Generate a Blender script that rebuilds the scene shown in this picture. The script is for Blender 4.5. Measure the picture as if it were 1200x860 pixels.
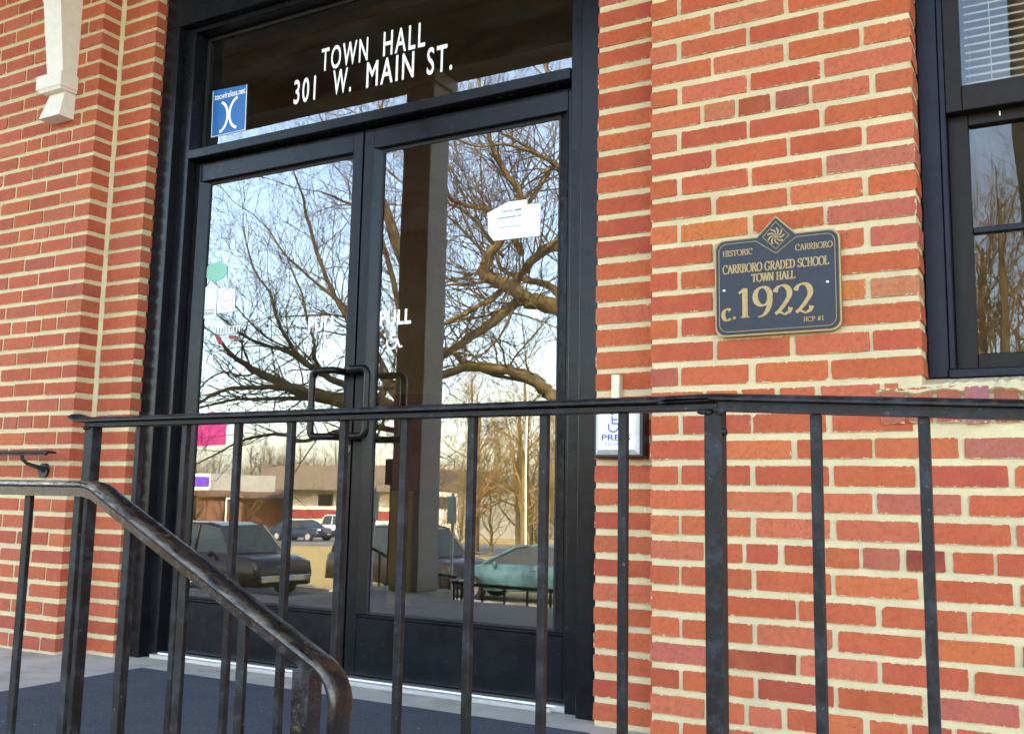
import bpy, bmesh, math, random
from mathutils import Vector, Matrix
R = math.radians
sc = bpy.context.scene
for o in list(bpy.data.objects):
    bpy.data.objects.remove(o)
COL = sc.collection

# ------------------------------------------------------------------ camera, sky, sun, exposure
cam = bpy.data.cameras.new('camera'); camo = bpy.data.objects.new('camera', cam); COL.objects.link(camo)
cam.sensor_fit = 'HORIZONTAL'; cam.sensor_width = 36.0; cam.lens = 34.72
cam.clip_start = 0.05; cam.clip_end = 2000
def cam_axes(yaw, pitch, roll):
    fwd = Vector((-math.sin(yaw)*math.cos(pitch), math.cos(yaw)*math.cos(pitch), math.sin(pitch)))
    r0 = Vector((math.cos(yaw), math.sin(yaw), 0)); u0 = r0.cross(fwd)
    return (math.cos(roll)*r0 + math.sin(roll)*u0, -math.sin(roll)*r0 + math.cos(roll)*u0, fwd)
_r, _u, _w = cam_axes(0.51445, 0.13169, 0.01915)
camo.matrix_world = Matrix(((_r.x, _u.x, -_w.x, 0.0), (_r.y, _u.y, -_w.y, -2.6602), (_r.z, _u.z, -_w.z, 0.6588), (0, 0, 0, 1)))
sc.camera = camo

SUN_EL, SUN_AZ = 31.0, 14.0          # the sun stands behind the town hall: the front is in open shade
world = bpy.data.worlds.new('World'); sc.world = world; world.use_nodes = True
_nt = world.node_tree
_sky = _nt.nodes.new('ShaderNodeTexSky'); _sky.sky_type = 'NISHITA'; _sky.sun_disc = False
_sky.sun_elevation = R(SUN_EL); _sky.sun_rotation = R(SUN_AZ); _sky.air_density = 1.0; _sky.dust_density = 2.3; _sky.ozone_density = 1.0
_nt.links.new(_sky.outputs[0], _nt.nodes['Background'].inputs[0])
_nt.nodes['Background'].inputs[1].default_value = 0.15
sun = bpy.data.lights.new('sun', 'SUN'); sun.energy = 2.0; sun.angle = R(0.5); sun.color = (1.0, 0.93, 0.82)
suno = bpy.data.objects.new('sun', sun); COL.objects.link(suno)
_sd = Vector((math.sin(R(SUN_AZ))*math.cos(R(SUN_EL)), math.cos(R(SUN_AZ))*math.cos(R(SUN_EL)), math.sin(R(SUN_EL))))
suno.rotation_euler = (-_sd).to_track_quat('-Z', 'Y').to_euler()
vs = sc.view_settings
vs.view_transform = 'Standard'; vs.look = 'None'; vs.gamma = 1.0; vs.use_curve_mapping = False
vs.exposure = 3.6
try:
    vs.use_white_balance = True; vs.white_balance_temperature = 7300; vs.white_balance_tint = 10
except Exception:
    pass
sc.cycles.max_bounces = 10; sc.cycles.transparent_max_bounces = 16; sc.cycles.glossy_bounces = 6; sc.cycles.diffuse_bounces = 4
sc.cycles.caustics_reflective = False; sc.cycles.caustics_refractive = False
sc.cycles.use_denoising = True

# ------------------------------------------------------------------ helpers
rng = random.Random(7)
class MB:
    def __init__(s): s.v = []; s.f = []; s.smooth = []
    def add(s, vs_, fs_, smooth=False):
        b = len(s.v); s.v += [tuple(p) for p in vs_]
        for f in fs_: s.f.append(tuple(i+b for i in f)); s.smooth.append(smooth)
        return s
    def box(s, x0, x1, y0, y1, z0, z1):
        return s.add([(x0,y0,z0),(x1,y0,z0),(x1,y1,z0),(x0,y1,z0),(x0,y0,z1),(x1,y0,z1),(x1,y1,z1),(x0,y1,z1)],
              [(0,3,2,1),(4,5,6,7),(0,1,5,4),(1,2,6,5),(2,3,7,6),(3,0,4,7)])
    def rbox(s, x0, x1, y0, y1, z0, z1, b=0.002):
        # a box with chamfered edges
        X=(x0,x0+b,x1-b,x1); Y=(y0,y0+b,y1-b,y1); Z=(z0,z0+b,z1-b,z1)
        bm=bmesh.new()
        vs_=[bm.verts.new(p) for p in ((x0,y0,z0),(x1,y0,z0),(x1,y1,z0),(x0,y1,z0),(x0,y0,z1),(x1,y0,z1),(x1,y1,z1),(x0,y1,z1))]
        for f in ((0,3,2,1),(4,5,6,7),(0,1,5,4),(1,2,6,5),(2,3,7,6),(3,0,4,7)): bm.faces.new([vs_[i] for i in f])
        bmesh.ops.bevel(bm, geom=bm.edges[:], offset=b, segments=1, affect='EDGES')
        bm.verts.index_update()
        s.add([v.co[:] for v in bm.verts],[[v.index for v in f.verts] for f in bm.faces]); bm.free()
        return s
    def prism(s, poly, y0, y1):
        # polygon in XZ (counter-clockwise seen from -Y), extruded from y0 (front) to y1 (back)
        n=len(poly)
        vs_=[(x,y0,z) for x,z in poly]+[(x,y1,z) for x,z in poly]
        fs_=[tuple(range(n)),tuple(range(2*n-1,n-1,-1))]+[(i+n,(i+1)%n+n,(i+1)%n,i) for i in range(n)]
        return s.add(vs_,fs_)
    def tube(s, pts, rad, sides=8, caps=True, smooth=True):
        pts=[Vector(p) for p in pts]; n=len(pts)
        if not hasattr(rad,'__len__'): rad=[rad]*n
        up=None; vs_=[]; fs_=[]
        for i,p in enumerate(pts):
            t=(pts[min(i+1,n-1)]-pts[max(i-1,0)])
            if t.length<1e-9: t=Vector((0,0,1))
            t.normalize()
            if up is None:
                up=Vector((0,0,1)) if abs(t.z)<0.9 else Vector((1,0,0))
            a=t.cross(up)
            if a.length<1e-6: a=t.cross(Vector((0.3,1,0.2)))
            a.normalize(); b=a.cross(t); up=b
            for k in range(sides):
                an=2*math.pi*k/sides
                vs_.append(p+(a*math.cos(an)+b*math.sin(an))*rad[i])
        for i in range(n-1):
            for k in range(sides):
                k2=(k+1)%sides
                fs_.append((i*sides+k,(i+1)*sides+k,(i+1)*sides+k2,i*sides+k2))
        s.add(vs_,fs_,smooth)
        if caps:
            s.add(vs_[:sides],[tuple(range(sides))]); s.add(vs_[-sides:],[tuple(range(sides-1,-1,-1))])
        return s
    def sweep(s, prof, pts, up=(0,1,0), smooth=False):
        # profile (a along 'up', b along normal) swept along pts lying in a plane perpendicular to 'up'
        pts=[Vector(p) for p in pts]; up=Vector(up); n=len(pts); m=len(prof); vs_=[]; fs_=[]
        for i,p in enumerate(pts):
            t0=(pts[i]-pts[i-1]).normalized() if i else (pts[1]-pts[0]).normalized()
            t1=(pts[i+1]-pts[i]).normalized() if i<n-1 else t0
            t=(t0+t1).normalized(); nn=up.cross(t)*-1
            k=1.0/max(0.5,t.dot(t0))
            for a,b in prof: vs_.append(p+up*a+nn*b*k)
        for i in range(n-1):
            for k in range(m):
                k2=(k+1)%m
                fs_.append((i*m+k,(i+1)*m+k,(i+1)*m+k2,i*m+k2))
        fs_.append(tuple(range(m))); fs_.append(tuple((n-1)*m+k for k in range(m-1,-1,-1)))
        return s.add(vs_,fs_,smooth)
    def ball(s, c, r, nu=10, nv=7, sc_=(1,1,1)):
        vs_=[];fs_=[]
        for j in range(nv+1):
            th=math.pi*j/nv
            for i in range(nu):
                ph=2*math.pi*i/nu
                vs_.append((c[0]+r*sc_[0]*math.sin(th)*math.cos(ph),c[1]+r*sc_[1]*math.sin(th)*math.sin(ph),c[2]+r*sc_[2]*math.cos(th)))
        for j in range(nv):
            for i in range(nu):
                i2=(i+1)%nu
                fs_.append((j*nu+i,(j+1)*nu+i,(j+1)*nu+i2,j*nu+i2))
        return s.add(vs_,fs_,True)
    def cyl(s, c, axis, r, h, n=16, r2=None):
        c=Vector(c); a=Vector(axis).normalized()
        return s.tube([c,c+a*h],[r,r if r2 is None else r2],n)
    def mesh(s, name, m=None):
        me=bpy.data.meshes.new(name); me.from_pydata(s.v,[],s.f)
        if m: me.materials.append(m)
        if any(s.smooth): me.polygons.foreach_set('use_smooth',s.smooth)
        me.update(); return me
    def build(s, name, m=None, parent=None, loc=None):
        return obj(name, s.mesh(name,m), parent, loc)
def obj(name, me, parent=None, loc=None):
    o=bpy.data.objects.new(name,me); COL.objects.link(o)
    if parent is not None: o.parent=parent
    if loc is not None: o.location=loc
    return o
def thing(name, label, cat, loc=(0,0,0), rz=0, group=None):
    o=bpy.data.objects.new(name,None); COL.objects.link(o); o.location=loc; o.rotation_euler=(0,0,rz)
    o.empty_display_size=0.1
    return tag(o,label,cat,group)
def tag(o,label,cat,group=None):
    o['label']=label; o['category']=cat
    if group: o['group']=group
    return o
def structure(o): o['kind']='structure'; return o
def stuff(o): o['kind']='stuff'; return o
def copy_tree(o, parent=None):
    c=o.copy(); COL.objects.link(c)
    if parent is not None: c.parent=parent
    for ch in list(o.children): copy_tree(ch,c)
    return c
def shift(pts, d): return [(p[0]+d[0],p[1]+d[1],p[2]+d[2]) for p in pts]

# flat strokes: a polyline with a width (or broad-nib width) as thin solid bars in the XZ plane facing -Y
def stroke(mb, pts, w, y, th, nib=None, closed=False):
    P=[Vector((p[0],p[1])) for p in pts]
    if closed: P=P+[P[0],P[1]]
    n=len(P); L=[];Rr=[]
    for i,p in enumerate(P):
        a=P[max(i-1,0)]; b=P[min(i+1,n-1)]; t=(b-a)
        if t.length<1e-9: t=Vector((1,0))
        t.normalize(); nn=Vector((-t.y,t.x)); ww=w
        if nib:
            thin,thick,ang=nib; ww=thin+(thick-thin)*abs(t.x*math.sin(ang)-t.y*math.cos(ang))**1.3
        elif 0<i<n-1:
            t0=(P[i]-P[i-1]).normalized(); c=max(0.6,t.dot(t0)); ww=w/c
        L.append(p+nn*ww/2); Rr.append(p-nn*ww/2)
    global _so
    _so=(_so+1)%12; y=y-_so*.00004
    m=n if not closed else n-1
    vs_=[]
    for k in range(m): vs_+=[(L[k].x,y,L[k].y),(Rr[k].x,y,Rr[k].y),(L[k].x,y+th,L[k].y),(Rr[k].x,y+th,Rr[k].y)]
    fs_=[]
    for i in range(n-1):
        a=4*i; b=4*((i+1)%m)
        fs_+=[(a,a+1,b+1,b),(a+1,a+3,b+3,b+1),(a+2,a,b,b+2)]
    if not closed: fs_+=[(0,2,3,1),(4*m-4,4*m-3,4*m-1,4*m-2)]
    mb.add(vs_,fs_)
    return mb
_so=0
def arc(cx,cz,rx,rz,a0,a1,n=12):
    return [(cx+rx*math.cos(R(a0+(a1-a0)*i/n)),cz+rz*math.sin(R(a0+(a1-a0)*i/n))) for i in range(n+1)]
def place(pts, x, z, sx, sz): return [(x+p[0]*sx,z+p[1]*sz) for p in pts]

# serif capitals and old-style figures drawn as broad-nib strokes on a unit height: (strokes, serifs, advance)
GL={
 'I':([[(.16,0),(.16,1)]],[(.16,0),(.16,1)],.34),
 'H':([[(.16,0),(.16,1)],[(.62,0),(.62,1)],[(.16,.5),(.62,.5)]],[(.16,0),(.16,1),(.62,0),(.62,1)],.80),
 'T':([[(.36,0),(.36,1)],[(.02,.96),(.70,.96)],[(.04,.97),(.03,.78)],[(.68,.97),(.69,.78)]],[(.36,0)],.74),
 'L':([[(.16,0),(.16,1)],[(.16,.04),(.58,.04)],[(.56,.03),(.59,.24)]],[(.16,0),(.16,1)],.62),
 'E':([[(.16,0),(.16,1)],[(.16,.04),(.58,.04)],[(.16,.96),(.55,.96)],[(.16,.52),(.45,.52)],[(.57,.03),(.59,.22)],[(.54,.97),(.56,.8)]],[(.16,0),(.16,1)],.64),
 'D':([[(.16,0),(.16,1)],[(.16,.97)]+arc(.30,.5,.42,.47,90,-90)+[(.16,.03)]],[(.16,0),(.16,1)],.80),
 'P':([[(.16,0),(.16,1)],[(.16,.97)]+arc(.34,.72,.24,.25,90,-90)+[(.16,.47)]],[(.16,0),(.16,1)],.64),
 'R':([[(.16,0),(.16,1)],[(.16,.97)]+arc(.34,.74,.23,.23,90,-90)+[(.16,.51)],[(.36,.51),(.68,0)]],[(.16,0),(.16,1),(.68,0)],.74),
 'B':([[(.16,0),(.16,1)],[(.16,.97)]+arc(.34,.75,.20,.22,90,-90)+[(.16,.53)],[(.30,.53)]+arc(.36,.28,.25,.25,90,-90)+[(.16,.03)]],[(.16,0),(.16,1)],.70),
 'C':([arc(.42,.5,.36,.5,50,310,18),[(.66,.98),(.66,.70)]],[],.78),
 'G':([arc(.42,.5,.36,.5,50,325,18),[(.66,.98),(.66,.72)],[(.70,.06),(.70,.42)]],[(.70,.42)],.84),
 'O':([arc(.43,.5,.37,.49,0,360,24)],[],.86),
 'S':([arc(.32,.75,.22,.23,35,270,12)+arc(.32,.27,.24,.25,90,-145,12)[1:],[(.51,.97),(.51,.74)],[(.09,.03),(.09,.28)]],[],.64),
 'A':([[(.06,0),(.38,1)],[(.36,1),(.70,0)],[(.18,.34),(.58,.34)]],[(.06,0),(.70,0)],.76),
 'N':([[(.14,0),(.14,1)],[(.12,1),(.64,0)],[(.64,0),(.64,1)]],[(.14,0),(.12,1),(.64,1)],.78),
 'W':([[(.04,1),(.28,0)],[(.28,0),(.50,.95)],[(.48,1),(.74,0)],[(.74,0),(.96,1)]],[(.04,1),(.48,1),(.96,1)],1.0),
 '#':([[(.16,.05),(.28,.95)],[(.40,.05),(.52,.95)],[(.05,.34),(.58,.34)],[(.10,.64),(.63,.64)]],[],.70),
 '1':([[(.30,0),(.30,1)],[(.30,.98),(.08,.84)]],[(.30,0)],.56),
 '9':([arc(.36,.68,.26,.31,0,360,20),arc(.24,.60,.38,.60,0,-95,10)],[],.72),
 '2':([arc(.32,.71,.25,.28,165,-35,14)+[(.38,.34),(.22,.16),(.08,.05)],[(.08,.06),(.22,.11),(.40,.02),(.56,.10),(.60,.24)]],[],.70),
 'c':([arc(.32,.30,.25,.31,45,318,14)],[],.56),
 '.':([arc(.1,.06,.035,.04,0,360,8)],[],.24),
 ' ':([],[],.40)}
def serif_width(t): return sum(GL[c][2] for c in t)
def serif_text(mb, t, x0, x1, z0, h, y, th, thick=.17, thin=.065, slope=0.0):
    k=(x1-x0)/serif_width(t); x=x0
    for c in t:
        st,se,ad=GL[c]; zz=z0
        for s in st: stroke(mb,place(s,x,zz,k,h),0,y,th,nib=(thin*h,thick*min(k*1.25,h),R(12)))
        for q in se:
            hw=.15; stroke(mb,place([(q[0]-hw,min(max(q[1],.025),.975)),(q[0]+hw,min(max(q[1],.025),.975))],x,zz,k,h),thin*h*.9,y,th)
        x+=ad*k
    return mb
_dg=None
def sans_mesh(text, m, w=None, h=None, bold=0.0, extrude=0.0004, name='lettering', space=1.0):
    # lettering in the built-in sans face, scaled to width w and cap height h, standing in XZ, origin bottom-left
    cu=bpy.data.curves.new('tmp_text','FONT'); cu.body=text; cu.size=1; cu.offset=bold; cu.resolution_u=4; cu.space_character=space
    ob=bpy.data.objects.new('tmp_text',cu); COL.objects.link(ob)
    dg=bpy.context.evaluated_depsgraph_get(); me=bpy.data.meshes.new_from_object(ob.evaluated_get(dg))
    bpy.data.objects.remove(ob); bpy.data.curves.remove(cu)
    xs=[v.co.x for v in me.vertices]; ys=[v.co.y for v in me.vertices]
    x0,x1=min(xs),max(xs); y0=0 if min(ys)<0 and min(ys)>-.05 else min(ys); y1=max(ys)
    kx=w/(x1-x0) if w else h/(y1-y0); kz=h/(y1-y0) if h else kx
    mb=MB(); n=len(me.vertices)
    P=[((v.co.x-x0)*kx,(v.co.y-y0)*kz) for v in me.vertices]
    mb.add([(x,0,z) for x,z in P]+[(x,extrude,z) for x,z in P],[tuple(p.vertices) for p in me.polygons])
    # outline walls
    ec={}
    for p in me.polygons:
        vv=list(p.vertices)
        for a,b in zip(vv,vv[1:]+vv[:1]): ec[(a,b)]=1
    for (a,b) in ec:
        if (b,a) not in ec: mb.f.append((b,a,a+n,b+n)); mb.smooth.append(False)
    bpy.data.meshes.remove(me)
    return mb.mesh(name,m)

# ------------------------------------------------------------------ materials
class NT:
    def __init__(s,m): s.t=m.node_tree; s.n=s.t.nodes; s.l=s.t.links
    def new(s,t,**kw):
        n=s.n.new(t)
        for k,v in kw.items(): setattr(n,k,v)
        return n
    def link(s,a,b): s.l.new(a,b)
def newmat(name):
    m=bpy.data.materials.new(name); m.use_nodes=True
    t=NT(m); b=m.node_tree.nodes['Principled BSDF']
    return m,t,b
def noise(t,coord,scale,detail=4,rough=.6):
    n=t.new('ShaderNodeTexNoise'); n.inputs['Scale'].default_value=scale; n.inputs['Detail'].default_value=detail; n.inputs['Roughness'].default_value=rough
    t.link(coord,n.inputs['Vector']); return n.outputs['Fac']
def ramp(t,fac,stops):
    r=t.new('ShaderNodeValToRGB'); e=r.color_ramp.elements
    while len(e)<len(stops): e.new(.5)
    for i,(p,c) in enumerate(stops): e[i].position=p; e[i].color=(c[0],c[1],c[2],1) if hasattr(c,'__len__') else (c,c,c,1)
    t.link(fac,r.inputs[0]); return r.outputs[0]
def mix(t,fac,a,b,mode='MIX'):
    n=t.new('ShaderNodeMix'); n.data_type='RGBA'; n.blend_type=mode; n.clamp_factor=True
    for sock,v in ((n.inputs[0],fac),(n.inputs[6],a),(n.inputs[7],b)):
        if hasattr(v,'is_linked') or hasattr(v,'links'): t.link(v,sock)
        elif hasattr(v,'__len__'): sock.default_value=(v[0],v[1],v[2],1)
        else: sock.default_value=v
    return n.outputs[2]
def bump(t,b,h,strength=.3,dist=.002):
    n=t.new('ShaderNodeBump'); n.inputs['Strength'].default_value=strength; n.inputs['Distance'].default_value=dist
    t.link(h,n.inputs['Height']); t.link(n.outputs[0],b.inputs['Normal'])
def simple(name,col,rough=.6,metal=0.0,var=.15,scale=12,bump_s=0.0,bump_scale=80,spec=.5,emit=None):
    m,t,b=newmat(name); g=t.new('ShaderNodeNewGeometry').outputs['Position']
    n=noise(t,g,scale)
    lo=[c*(1-var) for c in col]; hi=[min(1,c*(1+var)) for c in col]
    t.link(ramp(t,n,[(.3,lo),(.7,hi)]),b.inputs['Base Color'])
    b.inputs['Roughness'].default_value=rough; b.inputs['Metallic'].default_value=metal; b.inputs['Specular IOR Level'].default_value=spec
    if bump_s: bump(t,b,noise(t,g,bump_scale),bump_s)
    return m
def brick_material():
    m,t,b=newmat('brick'); g=t.new('ShaderNodeNewGeometry').outputs['Position']; oi=t.new('ShaderNodeObjectInfo')
    big=noise(t,g,16,3,.55); mid=noise(t,g,70,5,.65); fine=noise(t,g,420,3,.7)
    c=mix(t,ramp(t,big,[(.35,0),(.7,.38)]),oi.outputs['Color'],(.55,.145,.05))
    c=mix(t,ramp(t,mid,[(.44,0),(.72,.55)]),c,(.27,.06,.032))
    c=mix(t,ramp(t,noise(t,g,23,5,.7),[(.62,0),(.80,.26)]),c,(.55,.25,.18))
    c=mix(t,ramp(t,fine,[(.62,0),(.74,.5)]),c,(.62,.20,.085))
    c=mix(t,ramp(t,noise(t,g,210,3,.6),[(.655,0),(.70,.8)]),c,(.07,.03,.025))
    # mortar squeezed over the brick edges and left as ragged smears
    def mth(op,a,b_=None):
        n=t.new('ShaderNodeMath'); n.operation=op
        for k,v in enumerate((a,b_)):
            if v is None: continue
            if isinstance(v,(int,float)): n.inputs[k].default_value=v
            else: t.link(v,n.inputs[k])
        return n.outputs[0]
    tc=t.new('ShaderNodeTexCoord').outputs['Generated']; sx=t.new('ShaderNodeSeparateXYZ'); t.link(tc,sx.inputs[0])
    dz=mth('MULTIPLY',mth('MINIMUM',sx.outputs['Z'],mth('SUBTRACT',1.0,sx.outputs['Z'])),.0515)
    dx=mth('MULTIPLY',mth('MINIMUM',sx.outputs['X'],mth('SUBTRACT',1.0,sx.outputs['X'])),.15)
    sn=t.new('ShaderNodeSeparateXYZ'); t.link(t.new('ShaderNodeNewGeometry').outputs['True Normal'],sn.inputs[0])
    dx=mth('ADD',dx,mth('ABSOLUTE',sn.outputs['X']))
    d=mth('MINIMUM',dz,dx)
    n1=mth('MAXIMUM',mth('SUBTRACT',noise(t,g,95,6,.75),.50),0.0); n2=mth('MAXIMUM',mth('SUBTRACT',noise(t,g,28,3,.6),.62),0.0)
    lim=mth('ADD',mth('ADD',mth('MULTIPLY',n1,.024),mth('MULTIPLY',n2,.02)),.0006)
    sm=mth('MULTIPLY',mth('SUBTRACT',lim,d),1400.0)
    cl=t.new('ShaderNodeClamp'); t.link(sm,cl.inputs[0])
    c=mix(t,cl.outputs[0],c,(.62,.51,.31))
    t.link(c,b.inputs['Base Color']); b.inputs['Roughness'].default_value=.85; b.inputs['Specular IOR Level'].default_value=.25
    h=mix(t,.5,mid,fine); bump(t,b,h,.85,.004)
    return m
def mortar_material():
    m,t,b=newmat('mortar'); g=t.new('ShaderNodeNewGeometry').outputs['Position']
    c=ramp(t,noise(t,g,9,4,.6),[(.3,(.60,.48,.275)),(.7,(.71,.585,.355))])
    c=mix(t,ramp(t,noise(t,g,300,3,.7),[(.55,0),(.75,.45)]),c,(.40,.32,.2))
    c=mix(t,ramp(t,noise(t,g,3.5,6,.7),[(.46,0),(.72,.55)]),c,(.47,.40,.28))
    c=mix(t,ramp(t,noise(t,g,45,6,.75),[(.58,0),(.70,.5)]),c,(.40,.31,.19))
    t.link(c,b.inputs['Base Color']); b.inputs['Roughness'].default_value=.92; b.inputs['Specular IOR Level'].default_value=.2
    bump(t,b,mix(t,.6,noise(t,g,60,5,.7),noise(t,g,320,3,.7)),.9,.005)
    return m
def iron_material(name='worn_black_iron',rust=.55,gloss=.36,spec=.26,bs=.45,rc=(.045,.020,.010)):
    m,t,b=newmat(name); g=t.new('ShaderNodeNewGeometry').outputs['Position']
    n1=noise(t,g,34,7,.72); n2=noise(t,g,75,6,.75)
    c=mix(t,ramp(t,n1,[(.47,0),(.66,.75)]),(.006,.006,.0068),(.038,.041,.049))
    c=mix(t,ramp(t,n2,[(.55,0),(.66,rust)]),c,rc)
    c=mix(t,ramp(t,noise(t,g,130,4,.6),[(.67,0),(.73,.7)]),c,(.13,.135,.14))
    t.link(c,b.inputs['Base Color'])
    t.link(ramp(t,n1,[(.35,gloss),(.7,gloss+.28)]),b.inputs['Roughness'])
    b.inputs['Specular IOR Level'].default_value=spec
    bump(t,b,mix(t,.5,n1,n2),bs,.002)
    return m
def frame_material():
    m,t,b=newmat('dark_bronze_frame'); g=t.new('ShaderNodeNewGeometry').outputs['Position']
    n=noise(t,g,14,5,.6)
    t.link(ramp(t,n,[(.3,(.006,.0065,.008)),(.7,(.011,.0115,.014))]),b.inputs['Base Color'])
    t.link(ramp(t,noise(t,g,40,4,.6),[(.3,.15),(.7,.28)]),b.inputs['Roughness']); b.inputs['Specular IOR Level'].default_value=.19
    bump(t,b,noise(t,g,900,2,.5),.05,.0005)
    return m
def glass_material(name,refl,tint,rough=0.0):
    m,t,b=newmat(name); t.n.remove(b); out=t.n['Material Output']
    tr=t.new('ShaderNodeBsdfTransparent'); tr.inputs[0].default_value=(*tint,1)
    gl=t.new('ShaderNodeBsdfGlossy'); gl.inputs['Roughness'].default_value=rough; gl.inputs[0].default_value=(.96,.98,1,1)
    bn=t.new('ShaderNodeBump'); bn.inputs['Strength'].default_value=.2; bn.inputs['Distance'].default_value=.002
    gg=t.new('ShaderNodeNewGeometry').outputs['Position']; t.link(noise(t,gg,2.6,1,.4),bn.inputs['Height']); t.link(bn.outputs[0],gl.inputs['Normal'])
    ms=t.new('ShaderNodeMixShader')
    lw=t.new('ShaderNodeLayerWeight'); lw.inputs[0].default_value=.25
    mr=t.new('ShaderNodeMapRange'); mr.inputs[1].default_value=0; mr.inputs[2].default_value=1; mr.inputs[3].default_value=refl; mr.inputs[4].default_value=.95
    t.link(lw.outputs['Fresnel'],mr.inputs[0]); t.link(mr.outputs[0],ms.inputs[0])
    t.link(tr.outputs[0],ms.inputs[1]); t.link(gl.outputs[0],ms.inputs[2])
    # a faint film of dust and wiped smudges
    df=t.new('ShaderNodeBsdfDiffuse'); df.inputs[0].default_value=(.7,.7,.68,1); m2=t.new('ShaderNodeMixShader')
    mp=t.new('ShaderNodeMapping'); mp.inputs['Rotation'].default_value=(0,.5,0); mp.inputs['Scale'].default_value=(3,1,9); t.link(gg,mp.inputs[0])
    t.link(ramp(t,noise(t,mp.outputs[0],1.6,6,.65),[(.45,.002),(.75,.016)]),m2.inputs[0])
    t.link(ms.outputs[0],m2.inputs[1]); t.link(df.outputs[0],m2.inputs[2]); t.link(m2.outputs[0],out.inputs[0])
    return m
def grainy(name,c0,c1,scale,c2=None,s2=300,f2=.5,rough=.9,bs=.4,bd=.003,speck=None,stain=None):
    m,t,b=newmat(name); g=t.new('ShaderNodeNewGeometry').outputs['Position']
    c=ramp(t,noise(t,g,scale,5,.6),[(.3,c0),(.7,c1)])
    if c2: c=mix(t,ramp(t,noise(t,g,s2,3,.7),[(.5,0),(.7,f2)]),c,c2)
    if stain: c=mix(t,ramp(t,noise(t,g,2.6,6,.72),[(.50,0),(.66,.6)]),c,stain)
    if speck: c=mix(t,ramp(t,noise(t,g,85,2,.5),[(.73,0),(.75,.9)]),c,speck)
    t.link(c,b.inputs['Base Color']); b.inputs['Roughness'].default_value=rough; b.inputs['Specular IOR Level'].default_value=.3
    bump(t,b,noise(t,g,s2,3,.7),bs,bd)
    return m
M={}
M['brick']=brick_material(); M['mortar']=mortar_material()
M['iron']=iron_material(); M['iron_rusty']=iron_material('rusty_black_iron',.9,.36,.26,.5,(.060,.026,.013))
M['iron_smooth']=iron_material('polished_worn_iron',.9,.10,.6,.10,(.11,.062,.028))
def worn_glint_cap():
    m,t,b=newmat('worn_cap_with_glint'); g=t.new('ShaderNodeNewGeometry'); P=g.outputs['Position']
    sn=t.new('ShaderNodeSeparateXYZ'); t.link(g.outputs['Normal'],sn.inputs[0])
    mp=t.new('ShaderNodeMapping'); mp.inputs['Scale'].default_value=(22,90,60); t.link(P,mp.inputs[0])
    n=noise(t,mp.outputs[0],1.0,6,.7); n2=noise(t,P,60,6,.75)
    def mth(op,a,c):
        k=t.new('ShaderNodeMath'); k.operation=op; k.use_clamp=True
        for i,v in enumerate((a,c)):
            if isinstance(v,(int,float)): k.inputs[i].default_value=v
            else: t.link(v,k.inputs[i])
        return k.outputs[0]
    # worn paint plus a painted highlight along the outer upper edge
    e=mth('MULTIPLY',mth('MULTIPLY',mth('MULTIPLY',sn.outputs['Y'],-1.0),2.2),mth('MULTIPLY',mth('ADD',mth('MULTIPLY',sn.outputs['Z'],3.0),-.3),mth('ADD',mth('MULTIPLY',sn.outputs['Z'],-5.0),3.6)))
    wear_glint=mth('MULTIPLY',e,ramp(t,n,[(.40,0),(.60,1)]))
    sp=t.new('ShaderNodeSeparateXYZ'); t.link(P,sp.inputs[0])
    level_glint=mth('ADD',mth('MULTIPLY',mth('SUBTRACT',-1.17,sp.outputs['X']),16.0),.22)   # highlight put in strongest on the level length
    wear_glint=mth('MULTIPLY',wear_glint,level_glint)
    wear_glint=mth('MAXIMUM',wear_glint,ramp(t,n2,[(.67,0),(.73,.6)]))
    c=mix(t,ramp(t,n2,[(.45,0),(.65,.8)]),(.006,.0055,.006),(.030,.017,.009))
    c=mix(t,wear_glint,c,(.72,.60,.44)); t.link(c,b.inputs['Base Color'])
    t.link(wear_glint,b.inputs['Metallic']); t.link(mix(t,wear_glint,ramp(t,n2,[(.35,.14),(.7,.34)]),(.45,.45,.45)),b.inputs['Roughness']); b.inputs['Specular IOR Level'].default_value=.5
    bump(t,b,n2,.12,.001); return m
M['worn_glint_cap']=worn_glint_cap()
M['handle']=simple('dark_bronze_handle',(.008,.006,.005),.3,spec=.22)
M['frame']=frame_material()
M['glass']=glass_material('reflective_door_glass',.17,(.62,.62,.55))
M['window_glass']=glass_material('window_glass',.03,(.75,.75,.72))
M['white_paint']=simple('white_paint',(.74,.70,.60),.55,var=.06,scale=30,bump_s=.25,bump_scale=60)
M['vinyl_white']=simple('white_vinyl',(.90,.90,.88),.5,var=.02)
M['concrete']=grainy('concrete',(.42,.36,.30),(.55,.475,.40),5,(.25,.23,.21),160,.5,stain=(.27,.20,.14))
M['carpet']=grainy('navy_carpet',(.040,.042,.058),(.062,.064,.082),9,(.17,.17,.20),240,.8,.95,.9,.004,speck=(.42,.40,.38),stain=(.060,.062,.075))
M['aluminium']=simple('mill_aluminium',(.78,.79,.80),.32,metal=.9,var=.06,scale=40)
M['black']=simple('black_plastic',(.012,.012,.013),.4)
M['gasket']=simple('black_gasket',(.006,.006,.007),.7)
M['silver']=simple('brushed_plate',(.68,.68,.66),.38,metal=.35,var=.05,scale=50)
M['cream']=simple('cream_conduit',(.68,.60,.42),.5,var=.05)
M['blue_ink']=simple('blue_ink',(.02,.07,.33),.5)
M['sticker_blue']=simple('sticker_blue',(.005,.13,.42),.4,var=.05)
M['paper']=simple('white_paper',(.80,.82,.82),.8,var=.03,scale=25)
M['print_grey']=simple('grey_print',(.28,.30,.33),.8)
M['mint']=None
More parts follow.
